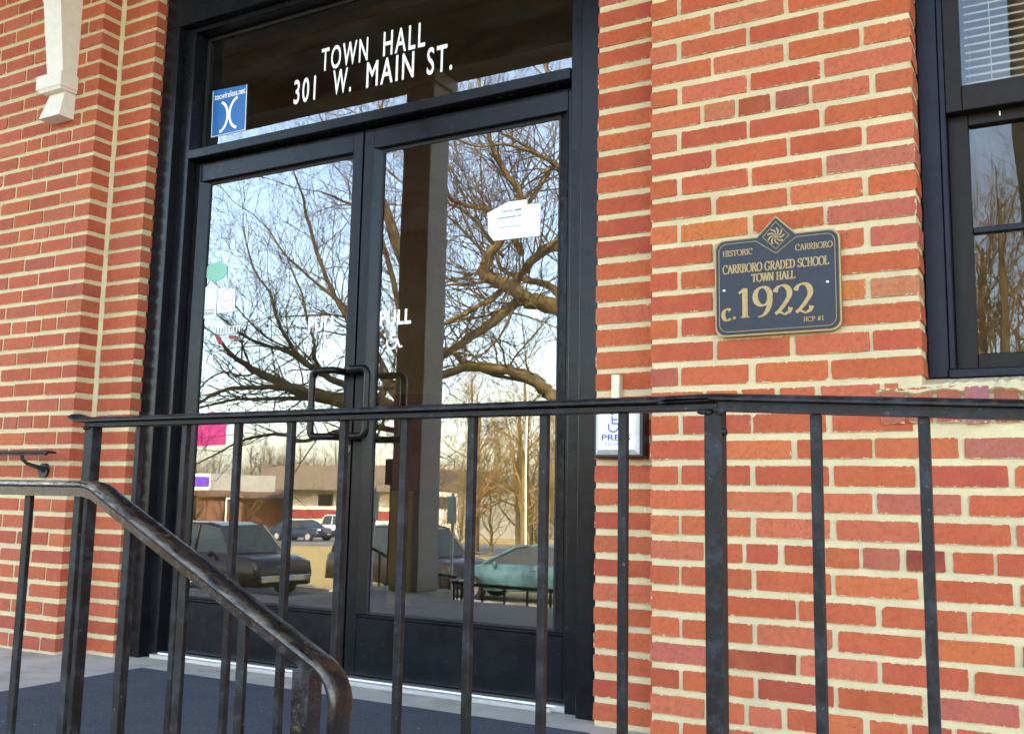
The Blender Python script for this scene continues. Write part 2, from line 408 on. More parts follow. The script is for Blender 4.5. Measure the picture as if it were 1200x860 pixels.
def film(name,tint,col,k):
    m,t,b=newmat(name); b.inputs['Base Color'].default_value=(*col,1); b.inputs['Roughness'].default_value=.7
    tr=t.new('ShaderNodeBsdfTransparent'); tr.inputs[0].default_value=(*tint,1); ms=t.new('ShaderNodeMixShader'); ms.inputs[0].default_value=k
    t.link(tr.outputs[0],ms.inputs[1]); t.link(b.outputs[0],ms.inputs[2]); t.link(ms.outputs[0],t.n['Material Output'].inputs[0]); return m
M['pink']=film('magenta_film',(.99,.58,.76),(.75,.02,.28),.10)
M['mint']=film('pale_green_film',(.75,1,.9),(.42,.78,.64),.5)
M['red_ink']=simple('red_ink',(.32,.03,.02),.6)
M['navy']=simple('navy_enamel',(.005,.0085,.020),.5,var=.3,scale=60,bump_s=.2,bump_scale=500)
M['gold']=simple('antique_gold',(.34,.225,.09),.45,metal=.4,var=.18,scale=120)
M['screw']=simple('bright_screw',(.8,.8,.8),.25,metal=.9)
M['navy_wood']=simple('navy_window_frame',(.007,.008,.017),.4,spec=.2,var=.35,scale=25,bump_s=.15)
M['brown_sash']=simple('brown_sash',(.013,.009,.007),.5,spec=.2,var=.3,scale=25,bump_s=.15)
M['blind']=simple('cream_blind',(.80,.74,.62),.6,var=.03)
M['wall_olive']=simple('olive_interior_wall',(.55,.44,.14),.8)
M['wall_tan']=simple('tan_interior_wall',(.58,.46,.30),.8,var=.25,scale=3)
M['floor_dark']=simple('interior_floor',(.08,.07,.06),.5)
M['redwood']=simple('red_brown_wood',(.20,.055,.03),.5,var=.25,scale=9)
M['yellow_wood']=simple('yellow_board',(.36,.25,.03),.5)
M['soffit']=simple('brown_stained_board',(.115,.07,.035),.7,var=.25,scale=6)
M['column']=simple('warm_grey_column_paint',(.33,.272,.215),.6,var=.08,scale=6)
# ------------------------------------------------------------------ brick walls
_obj0=obj
def obj(name, me, parent=None, loc=None):
    o=_obj0(name,me,parent,loc)
    if parent is not None and parent.type=='EMPTY' and parent.parent is None:
        o.matrix_parent_inverse=Matrix.Translation(-parent.location)
    return o
CO=0.0695; BH=0.0515; SL=0.2085; JT=0.0135
def ztop(i): return (29.9-i)*CO
def brick_mesh(l,h,d,seed):
    q=random.Random(seed); j=lambda s: q.uniform(-s,s)
    c=[q.uniform(.0012,.0042) for _ in range(4)]; big=q.random()
    if big<.16: c[q.randrange(4)]=q.uniform(.007,.012)
    e=.0010; P=[]
    def run(a,b,n):
        for k in range(1,n+1):
            f=k/(n+1); P.append((a[0]+(b[0]-a[0])*f,a[1]+(b[1]-a[1])*f))
    C=[(0,0),(l,0),(l,h),(0,h)]; nseg=3 if l>.12 else 2
    dirs=[(1,0),(0,1),(-1,0),(0,-1)]
    for k in range(4):
        a=C[k]; b=C[(k+1)%4]; dx,dz=dirs[k]; c0=c[k]; c1=c[(k+1)%4]
        s=(a[0]+dx*c0,a[1]+dz*c0); t=(b[0]-dx*c1,b[1]-dz*c1)
        P.append(s); run(s,t,nseg if k%2==0 else 1); P.append(t)
    P=[(x+j(e),z+j(e)) for x,z in P]
    n=len(P); bev=.0
    vs_=[(x,0,z) for x,z in P]+[(x,d,z) for x,z in P]
    fs_=[tuple(range(n))]+[(i+n,(i+1)%n+n,(i+1)%n,i) for i in range(n)]
    me=bpy.data.meshes.new('brick'); me.from_pydata(vs_,[],fs_); me.materials.append(M['brick']); me.update()
    return me
VAR={k:[brick_mesh(l,BH,.105,i*31+int(l*1000)) for i in range(n)] for k,(l,n) in {'S':(.195,14),'T':(.1465,6),'H':(.091,10)}.items()}
NOM={'S':.195,'T':.1465,'H':.091}
PAL=[((.48,0.104,0.043),32),((.44,0.085,0.039),24),((.49,0.120,0.063),16),((.40,0.071,0.039),10),((.51,0.124,0.048),12),((.41,0.102,0.075),4),((.29,0.053,0.032),2)]
def pick(r,pal=PAL):
    t=r.uniform(0,sum(w for _,w in pal))
    for c,w in pal:
        t-=w
        if t<=0: break
    k=r.uniform(.9,1.1); return (c[0]*k,c[1]*k*r.uniform(.94,1.06),c[2]*k*r.uniform(.9,1.1),1)
def lay(wall, x0, x1, zt, r, y=0.0, col=None, h=None, exact=False):
    l=x1-x0; k='S' if l>.175 else ('T' if l>.12 else 'H')
    jx=0 if exact else r.uniform(-.002,.002)
    o=obj('brick', r.choice(VAR[k]), wall, (x0+jx, y+r.uniform(-.0040,-.0014), zt-(h or BH)+r.uniform(-.0012,.0012)))
    o.scale=(l/NOM[k],1,(h or BH)/BH*r.uniform(.97,1.03)); o.rotation_euler=(0,R(r.uniform(-.35,.35)),R(r.uniform(-.3,.3)))
    o.color=col or pick(r); return o
def lay_stuff(name, wall, x0, x1, z0, z1, y=0.0, seed=3):
    # bricks outside the picture, joined into one part
    q=random.Random(seed); mb=MB(); i=0; z=z0
    while z<z1:
        x=x0-(SL/2 if i%2 else 0)
        while x<x1:
            a=max(x,x0)+.002; b=min(x+SL-JT,x1-.002)
            if b-a>.02: mb.box(a,b,y+q.uniform(-.002,.001),y+.05,z,z+BH)
            x+=SL
        z+=CO; i+=1
    o=mb.build(name,M['brick'],wall); o.color=(.40,.115,.055,1); return stuff(o)

# --- right of the door
RX0,RX1=-1.042,-0.312
wr=thing('brick_wall','red brick wall right of the door carrying the blue plaque','wall',(-.7,.1,0))
q=random.Random(11)
def row_right(i):
    full=i>=17
    if i in (4,16,-2): J=[-.882,-.780,-.678,-.574,-.412]
    elif i in (22,28): J=[-.882,-.772,-.675,-.568,-.472,-.372,-.270,-.168,-.066,.036]
    elif i%2: J=[-.954,-.748,-.543]+([-.333,-.125,.083] if full else [])
    else: J=[-.852,-.638,-.436]+([-.228,-.020] if full else [])
    h=JT/2; L=[]; e=[RX0-h]+J+([.1045] if full else [RX1+h])
    for a,b in zip(e[:-1],e[1:]): L.append((a+h,b-h))
    return L
special={(10,1):(.56,.165,.046),(9,1):(.54,.155,.045),(7,3):(.42,.13,.08),(12,3):(.45,.18,.09),(12,2):(.56,.17,.05),
         (18,4):(.36,.115,.09),(4,2):(.30,.062,.03),(4,1):(.46,.155,.075),(4,3):(.33,.085,.06),(22,6):(.22,.042,.03),(22,5):(.38,.105,.07)}
for i in range(-8,34):
    rb=row_right(i)
    zt=ztop(i)
    for k,(a,b) in enumerate(rb):
        if i==17 and a>-.42: continue                  # the rowlock sill sits here
        if i==16 and b>-.36: b=-.372
        if b-a<.03: continue
        d_=q.uniform(-.006,.006) if 0<k<len(rb)-1 else 0
        if k>0: a+=d_*.5
        if k<len(rb)-1: b+=d_*.5
        c=special.get((i,k)); lay(wr,a,b,zt,q,col=(*c,1) if c else None)
for i in range(-8,31):                                   # narrow set-back strip beside the door frame
    lay(wr,-1.262,-1.262+.212,ztop(i)+.004,q,y=.1,exact=True)
m=MB(); m.box(RX0+.003,RX1-.004,.0015,.30,-.25,2.62); m.box(RX1-.004,.80,.0015,.30,-.25,.945); m.box(-1.259,RX0+.003,.1015,.30,-.25,2.62)
m.build('mortar',M['mortar'],wr)
# rowlock window sill: bricks on edge under a sloping mortar wash
m=MB(); z0=.862; x=-.412
sq=random.Random(5)
scol=[(.30,.10,.065),(.33,.11,.07),(.30,.095,.06),(.26,.12,.15),(.26,.085,.06),(.31,.10,.07),(.28,.09,.06),(.34,.11,.07)]
sb=[brick_mesh(.054,.090,.13,900+k) for k in range(4)]
for k in range(16):
    o=obj('sill_brick',sb[k%4],wr,(x,-.010+sq.uniform(-.004,.003),z0+sq.uniform(-.004,.003))); o.color=(*scol[k%8],1); x+=.0650
m=MB(); n=110
top=[]
for k in range(n+1):
    xx=-.425+k*1.22/n
    top.append((xx,.962+.014*min(1,max(0,(xx+.36)/.06))+sq.uniform(-.004,.004)))
vs_=[];fs_=[]
for k,(xx,zz) in enumerate(top):
    jag=sq.uniform(-.0035,.003)+.004*math.sin(k*.55)
    vs_+= [(xx,.0005,.934+jag),(xx,-.0145+sq.uniform(-.002,.002),.943+jag),(xx,.0,zz-.012),(xx,.11,.987),(xx,.13,.93)]
for k in range(n):
    for a in range(4): fs_.append((k*5+a,(k+1)*5+a,(k+1)*5+a+1,k*5+a+1))
fs_.append((0,1,2,3,4)); fs_.append((n*5+4,n*5+3,n*5+2,n*5+1,n*5))
m.add(vs_,fs_); m.build('sill_mortar',M['mortar'],wr)
lay_stuff('brick_courses',wr,.11,.80,-.25,.83,seed=4)
lay_stuff('upper_brick_courses',wr,-1.04,-.312,2.63,3.14,seed=5)
m=MB(); m.box(-1.04,-.312,.002,.3,2.62,3.15); m.build('upper_mortar',M['mortar'],wr)

# --- left of the door
LX=-3.581
wl=thing('brick_wall','red brick wall left of the door with white bracket and short handrail','wall',(-4.2,.1,0))
q=random.Random(23)
PALL=[((.44,0.099,0.050),30),((.42,0.091,0.048),28),((.44,0.111,0.065),14),((.38,0.078,0.046),14),((.47,0.120,0.054),10),((.36,0.085,0.062),4)]
def row_left(n):
    L=[]; x=LX
    if n%6==0 and n<24:
        L.append((x-.1465,x)); x-=.1465+JT
        for k in range(3): L.append((x-.091,x)); x-=.091+JT
    elif n%2: L.append((x-.091,x)); x-=.091+JT
    while x>-4.78: L.append((x-SL+JT,x)); x-=SL
    return L
for n in range(-13,32):
    zt=ztop(n-2)
    for k,(a,b) in enumerate(row_left(n)): lay(wl,a,b,zt,q,exact=(k==0),col=pick(q,PALL))
    lay(wl,LX+.017,-3.361,zt+.003,q,y=.1,exact=True,col=pick(q,PALL))
m=MB(); m.box(-6.0,LX-.003,.0015,.30,-.25,3.15); m.box(LX-.003,-3.364,.1015,.148,-.02,3.15)
m.build('mortar',M['mortar'],wl)
m=MB(); n=60; vs_=[];fs_=[]
for k in range(n+1):
    z=-.01+k*3.15/n; w_=.015+q.uniform(-.003,.004)
    vs_+=[(LX-.0005,.086,z),(LX+w_,.0965+q.uniform(-.001,.001),z),(LX+w_,.104,z),(LX-.0005,.104,z)]
for k in range(n):
    for a in range(4): fs_.append((k*4+a,k*4+(a+1)%4,(k+1)*4+(a+1)%4,(k+1)*4+a))
m.add(vs_,fs_); m.build('corner_joint',M['mortar'],wl)
lay_stuff('brick_courses',wl,-6.0,-4.89,-.02,3.14,seed=6)
lay_stuff('lintel_courses',wl,-3.36,-1.265,2.86,3.14,y=.1,seed=7)
m=MB(); m.box(-3.36,-1.263,.102,.30,2.852,3.15); m.build('lintel_mortar',M['mortar'],wl)

# ------------------------------------------------------------------ town hall mass, rooms behind the glass
def far_brick():
    mm,t,b=newmat('far_brick'); g=t.new('ShaderNodeTexCoord').outputs['Object']
    mp=t.new('ShaderNodeMapping'); mp.inputs['Rotation'].default_value=(R(90),0,0); t.link(g,mp.inputs[0])
    bt=t.new('ShaderNodeTexBrick'); t.link(mp.outputs[0],bt.inputs[0])
    bt.inputs['Color1'].default_value=(.40,.12,.06,1); bt.inputs['Color2'].default_value=(.33,.09,.05,1); bt.inputs['Mortar'].default_value=(.60,.5,.33,1)
    bt.inputs['Scale'].default_value=1; bt.inputs['Brick Width'].default_value=SL; bt.inputs['Row Height'].default_value=CO; bt.inputs['Mortar Size'].default_value=.008
    t.link(bt.outputs[0],b.inputs['Base Color']); b.inputs['Roughness'].default_value=.9; return mm
M['far_brick']=far_brick()
M['roof']=simple('roof_slate',(.10,.10,.11),.8)
th=thing('town_hall','tall red brick town hall standing over the entrance','building',(-5,4,0))
MB().box(-22,12,.004,.32,3.152,8.2).build('upper_wall',M['far_brick'],th)
m=MB(); m.box(-22,-6.002,.004,.32,-2,3.15); m.build('side_wall',M['far_brick'],th)
m=MB(); m.box(.802,12,.004,.32,-2,3.15); m.build('side_wall',M['far_brick'],th)
m=MB(); m.box(-22,-21.7,.33,12,-2,8.2); m.box(11.7,12,.33,12,-2,8.2); m.box(-21.7,11.7,11.7,12,-2,8.2); m.build('rear_wall',M['far_brick'],th)
MB().box(-22.3,12.3,-.3,12.3,8.202,8.5).build('roof',M['roof'],th)
MB().box(-6,.802,.004,.30,-2,-.252).build('foundation',M['far_brick'],th)
structure(MB().box(-4.3,-.4,.301,4.2,-.05,-.004).build('interior_floor',M['floor_dark']))
m=MB(); m.box(-4.35,-4.3,.301,4.2,-.05,2.9); m.box(-.42,-.37,.301,4.2,-.05,2.9); m.box(-4.35,-.37,4.2,4.25,-.05,2.9)
structure(m.build('interior_wall',M['wall_olive']))
structure(MB().box(-4.35,-.37,.301,4.25,2.9,2.95).build('interior_ceiling',M['wall_tan']))
m=MB(); m.box(-.368,-.36,.301,3,.5,3.1); m.box(1.3,1.35,.301,3,.5,3.1); m.box(-.36,1.3,3,3.05,.5,3.1); m.box(-.36,1.3,.301,3,3.1,3.14); m.box(-.36,1.3,.301,3,.46,.5)
structure(m.build('room_wall',M['wall_tan']))
cb=thing('wooden_cabinet','red brown cabinet with yellow lower boards inside behind the right door','cabinet',(-3.4,2.3,0))
MB().rbox(-3.62,-3.375,2.2,2.5,.70,1.27).build('panel',M['redwood'],cb)
MB().rbox(-3.61,-3.385,2.24,2.5,0,.698).build('cabinet_base',M['black'],cb)
for x,w_ in ((-3.585,.068),(-3.475,.052)): MB().rbox(x,x+w_,2.215,2.238,.02,.69).build('yellow_board',M['yellow_wood'],cb)

# ------------------------------------------------------------------ entrance door
CX=-2.311
dr=thing('entrance_door','dark bronze double glass door with white transom lettering between brick walls','door',(CX,.2,0))
F=M['frame']
for s in (-1,1):
    a,b=sorted((CX+s*1.0485,CX+s*.965)); MB().rbox(a,b,.15,.30,0,2.656,.0025).build('outer_jamb',F,dr)
    a,b=sorted((CX+s*.9645,CX+s*.908)); MB().rbox(a,b,.19,.30,0,2.634,.0025).build('inner_jamb',F,dr)
MB().rbox(CX-1.0485,CX+1.0485,.15,.30,2.657,2.852,.0025).build('outer_head',F,dr)
MB().rbox(CX-.964,CX+.964,.192,.30,2.635,2.6565,.002).build('inner_head',F,dr)
MB().rbox(CX-.907,CX+.907,.186,.30,2.062,2.102,.0025).build('transom_bar',F,dr)
def pane(name,parent,x0,x1,z0,z1,y,gm,th_=.006):
    me=MB().box(x0,x1,y,y+th_,z0,z1).mesh(name); me.materials.append(gm); me.materials.append(M['clear'])
    for p in me.polygons: p.material_index=0 if p.normal.y<-.5 else 1
    return obj(name,me,parent)
def clear():
    mm,t,b=newmat('clear_glass_back'); t.n.remove(b); tr=t.new('ShaderNodeBsdfTransparent'); t.link(tr.outputs[0],t.n['Material Output'].inputs[0]); return mm
M['clear']=clear()
tp=pane('transom_pane',dr,CX-.905,CX+.905,2.103,2.6335,.272,M['glass'])
m=MB(); m.box(CX-.906,CX-.895,.26,.271,2.103,2.633); m.box(CX+.895,CX+.906,.26,.271,2.103,2.633); m.box(CX-.895,CX+.895,.26,.271,2.619,2.633); m.box(CX-.895,CX+.895,.26,.271,2.103,2.112)
m.build('gasket',M['gasket'],dr)
def decal(name,parent,me,x,z,y,skew=0):
    return obj(name,me,parent,(x,y,z))
TY=.2706
for t,x0,x1,z0,h in (('TOWN',-2.573,-2.337,2.357,.097),('HALL',-2.262,-2.064,2.357,.099),('301',-2.712,-2.598,2.245,.102),('W.',-2.508,-2.414,2.245,.102),('MAIN',-2.339,-2.112,2.243,.104),('ST.',-2.052,-1.938,2.238,.106)):
    decal('lettering',tp,sans_mesh(t,M['vinyl_white'],x1-x0,h,.012,space=1.22),x0,z0,TY)
m=MB()
for k,(a,b,zz) in enumerate(((.17,.20,.017),(.195,.235,.022),(.23,.262,.017))): m.rbox(CX-.925,CX+.925 if k else CX+.868,a,b-.001,0,zz,.002)
m.build('threshold',M['aluminium'],dr)
LZ0,LZ1,GZ0,GZ1=.024,2.052,.236,1.972
def wheelchair(mb,x,z,h,w,y,th_=.0005):
    k=h
    mb.ball((x,y,z+.93*k),.09*k,10,6,(1,.02/.09/k*.02,1))
    stroke(mb,[(x-.02*k,z+.80*k),(x+.0*k,z+.42*k),(x+.34*k,z+.42*k),(x+.50*k,z+.06*k),(x+.64*k,z+.09*k)],w,y,th_)
    stroke(mb,[(x,z+.62*k),(x+.28*k,z+.62*k)],w,y,th_)
    stroke(mb,place(arc(0,0,1,1,150,385,18),x+.06*k,z+.28*k,.27*k,.27*k),w,y,th_)
    return mb
for s in (-1,1):
    X=lambda u,s=s: CX+s*(.907-u)
    def bx(mb,u0,u1,y0,y1,z0,z1,b=.002):
        a,c=sorted((X(u0),X(u1))); mb.rbox(a,c,y0,y1,z0,z1,b); return mb
    def bev(mb,u0,u1,z0,z1):       # glazing stop sloping from the leaf face back to the glass
        P=[(X(u0),.236),(X(u1),.259),(X(u1),.29),(X(u0),.29)]
        vs_=[(x,y,z0) for x,y in P]+[(x,y,z1) for x,y in P]
        mb.add(vs_,[(0,1,2,3),(7,6,5,4),(0,4,5,1),(1,5,6,2),(2,6,7,3),(3,7,4,0)] if s>0 else [(3,2,1,0),(4,5,6,7),(1,5,4,0),(2,6,5,1),(3,7,6,2),(0,4,7,3)])
    leaf=MB()
    bx(leaf,.002,.030,.235,.29,LZ0,LZ1); bev(leaf,.031,.070,GZ0,GZ1)                    # hinge stile and its stop
    bx(leaf,.857,.9025,.235,.29,LZ0,LZ1)                                                 # meeting stile
    if s>0: bev(leaf,.856,.828,GZ0,GZ1)
    else: bx(leaf,.850,.8565,.25,.29,GZ0,GZ1)
    bx(leaf,.0305,.8565,.235,.29,GZ1,LZ1); bx(leaf,.0305,.8565,.237,.29,LZ0,GZ0-.012)    # top and bottom rail
    bx(leaf,.0305,.8565,.243,.29,GZ0-.0118,GZ0-.001)
    lf=leaf.build('door_leaf',F,dr)
    g0,g1=(.070,.850) if s<0 else (.070,.828)
    a,c=sorted((X(g0),X(g1))); pane('pane',lf,a,c,GZ0,GZ1,.262,M['glass'])
    m=MB()
    for (u0,u1,z0,z1) in ((g0-.001,g0+.006,GZ0,GZ1),(g1-.008,g1+.001,GZ0,GZ1),(g0+.006,g1-.008,GZ1-.014,GZ1-.0005),(g0+.006,g1-.008,GZ0,GZ0+.007)):
        aa,cc=sorted((X(u0),X(u1))); m.box(aa,cc,.2575,.2612,z0,z1)
    m.build('gasket',M['gasket'],lf)
    # pull handle: out from the meeting stile, sideways, then a vertical grip
    st=CX+s*.030; gx=CX+s*.128; yh=.150
    def corner(a,b,c,n=5,r=.028):
        a,b,c=Vector(a),Vector(b),Vector(c); p=b+(a-b).normalized()*r; e=b+(c-b).normalized()*r
        return [tuple((1-t)*(1-t)*p+2*t*(1-t)*b+t*t*e) for t in [k/n for k in range(n+1)]]
    P=[(st,.236,1.112),(st,yh,1.112),(gx,yh,1.112),(gx,yh,.868),(st,yh,.868),(st,.236,.868)]
    path=[P[0]]
    for k in range(1,5): path+=corner(P[k-1],P[k],P[k+1])
    path.append(P[5])
    MB().tube(path,.0132,12).build('pull_handle',M['handle'],lf)
    dxy={-1:(-2.569,1.288,-2.482),1:(-2.222,1.287,-2.168)}[s]
    obj('lettering',sans_mesh('PULL',M['vinyl_white'],.142,.054,.034,space=1.1),lf,(dxy[0],.2610,dxy[1]))
    m=MB(); wheelchair(m,dxy[2],1.196,.082,.0075,.2610); m.build('wheelchair_symbol',M['vinyl_white'],lf)
    if s<0:
        m=MB(); m.cyl((-2.336,.235,.828),(0,-1,0),.019,.012,18); m.cyl((-2.336,.223,.828),(0,-1,0),.013,.006,18,.010); m.build('lock_cylinder',M['silver'],lf)
    else:
        m=MB(); m.cyl((-1.437,.2352,1.157),(0,-1,0),.005,.002,10); m.build('screw_hole',M['gasket'],lf)

# stickers and notices on the glass
def flat(name,label,cat,poly,y,m,group=None,t=.0008):
    return tag(MB().prism(poly,y-t,y).build(name,m),label,cat,group)
wy=.2705
o=flat('sticker','blue square wireless sticker with white curves on the transom glass','sticker',[(-3.172,2.181),(-2.973,2.181),(-2.978,2.382),(-3.178,2.392)],wy,M['sticker_blue'])
obj('lettering',sans_mesh('tocwireless.net',M['vinyl_white'],.178,.028,.012),o,(-3.166,wy-.0014,2.345))
m=MB()
stroke(m,place(arc(0,0,1,1,75,-80,16),-3.135,2.262,.052,.068),.0125,wy-.0014,.0005)
stroke(m,place(arc(0,0,1,1,100,262,16),-3.020,2.268,.052,.068),.0125,wy-.0014,.0005); m.build('emblem',M['vinyl_white'],o)
m=MB(); stroke(m,[(-3.1755,2.1805),(-2.9725,2.1805)],.003,wy-.0014,.0005); stroke(m,[(-2.975,2.181),(-2.9795,2.382)],.004,wy-.0014,.0005); stroke(m,[(-3.1715,2.183),(-3.1775,2.39)],.003,wy-.0014,.0005); m.build('sticker_edge',M['vinyl_white'],o)
gy=.2612
o=flat('paper_notice','crumpled white paper notice with cut corners taped on the right door','paper',[(-1.757,1.583),(-1.735,1.556),(-1.55,1.553),(-1.549,1.668),(-1.602,1.671),(-1.603,1.689),(-1.68,1.690),(-1.763,1.660)],gy,M['paper'])
obj('lettering',sans_mesh('NOTICE',M['print_grey'],.040,.009,.03),o,(-1.700,gy-.0014,1.652))
for x0,x1,z,w_ in ((-1.72,-1.645,1.6335,.006),(-1.640,-1.622,1.6345,.005),(-1.65,-1.625,1.656,.009),(-1.71,-1.625,1.599,.003)):
    m=MB(); stroke(m,[(x0,z),((x0+x1)/2,z+.0006),(x1,z+.001)],w_*.8,gy-.0014,.0004); m.build('print_line',M['print_grey'],o)
iy=.2705
pl=[( -3.087+.066*math.cos(R(a)),1.577+.040*math.sin(R(a))) for a in range(0,360,15)]
flat('sticker','pale green oval sticker on the left door glass','sticker',pl,gy,M['mint'])
o=flat('paper_notice','narrow white sheet at the hinge edge of the left door under the green oval','paper',[(-3.147,1.378),(-3.072,1.382),(-3.075,1.512),(-3.147,1.515)],gy,M['paper'])
for z in (1.414,1.403,1.396): m=MB(); stroke(m,[(-3.142,z),(-3.085,z)],.004,gy-.0014,.0004); m.build('print_line',M['print_grey'],o)
o=flat('paper_notice','white sheet with a faint pink ring on the left door glass','paper',[(-3.068,1.397),(-2.967,1.399),(-2.970,1.494),(-3.068,1.502)],gy,M['paper'])
m=MB(); stroke(m,place(arc(0,0,1,1,0,360,20),-3.018,1.452,.036,.040),.0035,gy-.0014,.0004); stroke(m,[(-3.045,1.444),(-2.99,1.448)],.004,gy-.0014,.0004); m.build('print_ring',simple('pale_pink_ink',(.62,.40,.42),.8),o)
o=thing('window_decal','white and red decal of blurred words on the left door glass','decal',(-3.0,gy,1.30))
m=MB(); x=-3.070
for w_ in (.011,.011,.012,.010,.010,.010,.004,.012,.011,.011): stroke(m,[(x,1.312),(x,1.338)],w_*.55,gy-.001,.0006); stroke(m,[(x,1.336),(x+w_*.8,1.336)],.005,gy-.001,.0006); x+=w_+.005
m.build('white_words',M['vinyl_white'],o)
m=MB(); m.prism([(-3.074,1.305),(-3.048,1.302),(-3.022,1.268),(-3.045,1.262)],gy-.001,gy-.0004); m.prism([(-2.995,1.300),(-2.955,1.296),(-2.93,1.283),(-2.99,1.284)],gy-.001,gy-.0004); m.build('red_mark',M['red_ink'],o)
flat('sticker','faded pink sticker low on the left door glass behind the railing','sticker',[(-3.145,.846),(-2.976,.850),(-2.980,.955),(-3.06,.990),(-3.145,.962)],gy,M['pink'])

# ------------------------------------------------------------------ sash window, blind
sw=thing('sash_window','dark navy and brown sash window at the upper right of the brick pier','window',(.2,.12,.985))
N=M['navy_wood']; B_=M['brown_sash']
m=MB(); m.rbox(-.311,-.262,.10,.26,.988,3.0,.003); m.build('side_casing',N,sw)
m=MB(); m.rbox(-.2615,-.247,.108,.26,1.010,3.0,.003); m.build('inner_bead',N,sw)
MB().rbox(.75,.80,.10,.26,.988,3.0,.003).build('side_casing',N,sw)
MB().rbox(-.2615,.7495,.085,.26,.985,1.009,.003).build('wooden_sill',N,sw)
up=MB(); up.rbox(-.2465,-.206,.118,.155,1.705,3.0); up.rbox(.70,.7495,.118,.155,1.705,3.0); up.rbox(-.2055,.6995,.118,.155,1.705,1.775); usash=up.build('upper_sash',B_,sw)
pane('pane',usash,-.206,.70,1.775,3.0,.135,M['window_glass'])
lo=MB(); lo.rbox(-.2465,-.196,.158,.195,1.010,1.72); lo.rbox(.70,.7495,.158,.195,1.010,1.72); lo.rbox(-.1955,.6995,.158,.195,1.010,1.055); lo.rbox(-.1955,.6995,.158,.195,1.675,1.72); lsash=lo.build('lower_sash',B_,sw)
pane('pane',lsash,-.196,.70,1.055,1.675,.176,M['window_glass'])
MB().rbox(-.1955,.6995,.162,.1755,1.378,1.394).build('muntin',N,lsash)
MB().rbox(-.120,-.116,.150,.158,1.688,1.700,.001).build('sash_catch',M['vinyl_white'],lsash)
bl=thing('window_blind','cream slatted blind hanging behind the upper window pane','blind',(.25,.21,3.0))
z=1.792; sl=None
while z<2.96:
    if sl is None:
        me=MB()
        P=[(-.0105,-.0075),(0,.0004),(.0105,.0072),(.0105,.0080),(0,.0014),(-.0105,-.0066)]
        n=len(P); vs_=[(-.2,y,zz) for y,zz in P]+[(.69,y,zz) for y,zz in P]
        me.add(vs_,[tuple(range(n-1,-1,-1)),tuple(range(n,2*n))]+[(i,(i+1)%n,(i+1)%n+n,i+n) for i in range(n)])
        sl=me.mesh('slat',M['blind'])
    obj('slat',sl,bl,(0,.215,z)); z+=.0225
for x in (-.135,.25,.60): MB().tube([(x,.202,1.78),(x,.202,2.97)],.0012,4).build('blind_cord',M['blind'],bl)

# ------------------------------------------------------------------ plaque
pq=thing('wall_plaque','navy and gold historic plaque with 1922 on the right brick wall','plaque',(-.672,-.01,1.25))
def plaque_outline(inset,x0=-.8435,x1=-.5025,z0=1.1115,z1=1.386,cx=-.671,cz=1.381,hd=.0575,r=.027):
    x0+=inset;x1-=inset;z0+=inset;z1-=inset;hd-=inset*1.2;r=max(r-inset*.4,.008); P=[]
    def c(cx_,cz_,a0,a1):
        for k in range(6): a=R(a0+(a1-a0)*k/5); P.append((cx_+r*math.cos(a),cz_+r*math.sin(a)))
    c(x0+r,z0+r,180,270); c(x1-r,z0+r,270,360); c(x1-r,z1-r,0,90)
    d=hd-(z1-cz)
    P.extend([(cx+d,z1),(cx,cz+hd),(cx-d,z1)])
    c(x0+r,z1-r,90,180); return P
MB().prism(plaque_outline(0),-.020,-.006).build('rim',M['gold'],pq)
pf=MB().prism(plaque_outline(.0045),-.0222,-.0195).build('plate',M['navy'],pq)
yl=-.0232
m=MB(); O=plaque_outline(.013)
# inner line runs round the plate and dips round the diamond
cx,cz=-.671,1.381
i0=next(k for k,p in enumerate(O) if abs(p[0]-cx)<1e-6)
line=O[i0+1+0:]+O[:i0]
zt_=1.386-.013; dd=.0475
line=[(cx,cz-dd-.0)]+[(cx-(dd+(cz-zt_))*1.0-.0,zt_)]+[p for p in (O[i0+2:]+O[:i0-1])]+[(cx+(dd+(cz-zt_))*1.0,zt_)]
stroke(m,line,.0014,yl,.001,closed=True); m.build('inner_line',M['gold'],pf)
m=MB(); d2=.036; stroke(m,[(cx,cz+d2+.004),(cx+d2,cz),(cx,cz-d2),(cx-d2,cz)],.0013,yl,.001,closed=True); m.build('diamond_line',M['gold'],pf)
m=MB()
for k in range(9):
    a=k*40+10
    pts=[(cx+rr*math.cos(R(a+tw)),cz+rr*math.sin(R(a+tw))) for rr,tw in ((.005,0),(.011,6),(.017,18),(.0235,36))]
    wd=[.0018,.0034,.0046,.0030]
    for j in range(3): stroke(m,pts[j:j+2],(wd[j]+wd[j+1])/2,yl,.0012)
m.ball((cx,yl,cz),.0042,8,5,(1,.3,1)); m.build('pinwheel_emblem',M['gold'],pf)
for t,a,b,z,h,tk in (('HISTORIC',-.820,-.735,1.3375,.0165,.15),('CARRBORO',-.619,-.521,1.3345,.0165,.15),('CARRBORO GRADED SCHOOL',-.820,-.532,1.2880,.0245,.16),('TOWN HALL',-.739,-.621,1.2585,.0225,.17)):
    m=MB(); serif_text(m,t,a,b,z,h,yl,.0015,tk,.07); m.build('lettering',M['gold'],pf)
m=MB(); serif_text(m,'1922',-.782,-.571,1.1610,.082,yl,.0022,.185,.045); serif_text(m,'c',-.823,-.797,1.1570,.052,yl,.0022,.22,.07); m.ball((-.789,yl+.001,1.162),.0052,8,5,(1,.35,1)); m.build('lettering',M['gold'],pf)
m=MB(); serif_text(m,'HCP #1',-.601,-.547,1.1390,.0125,yl,.0015,.16,.08); m.build('lettering',M['gold'],pf)
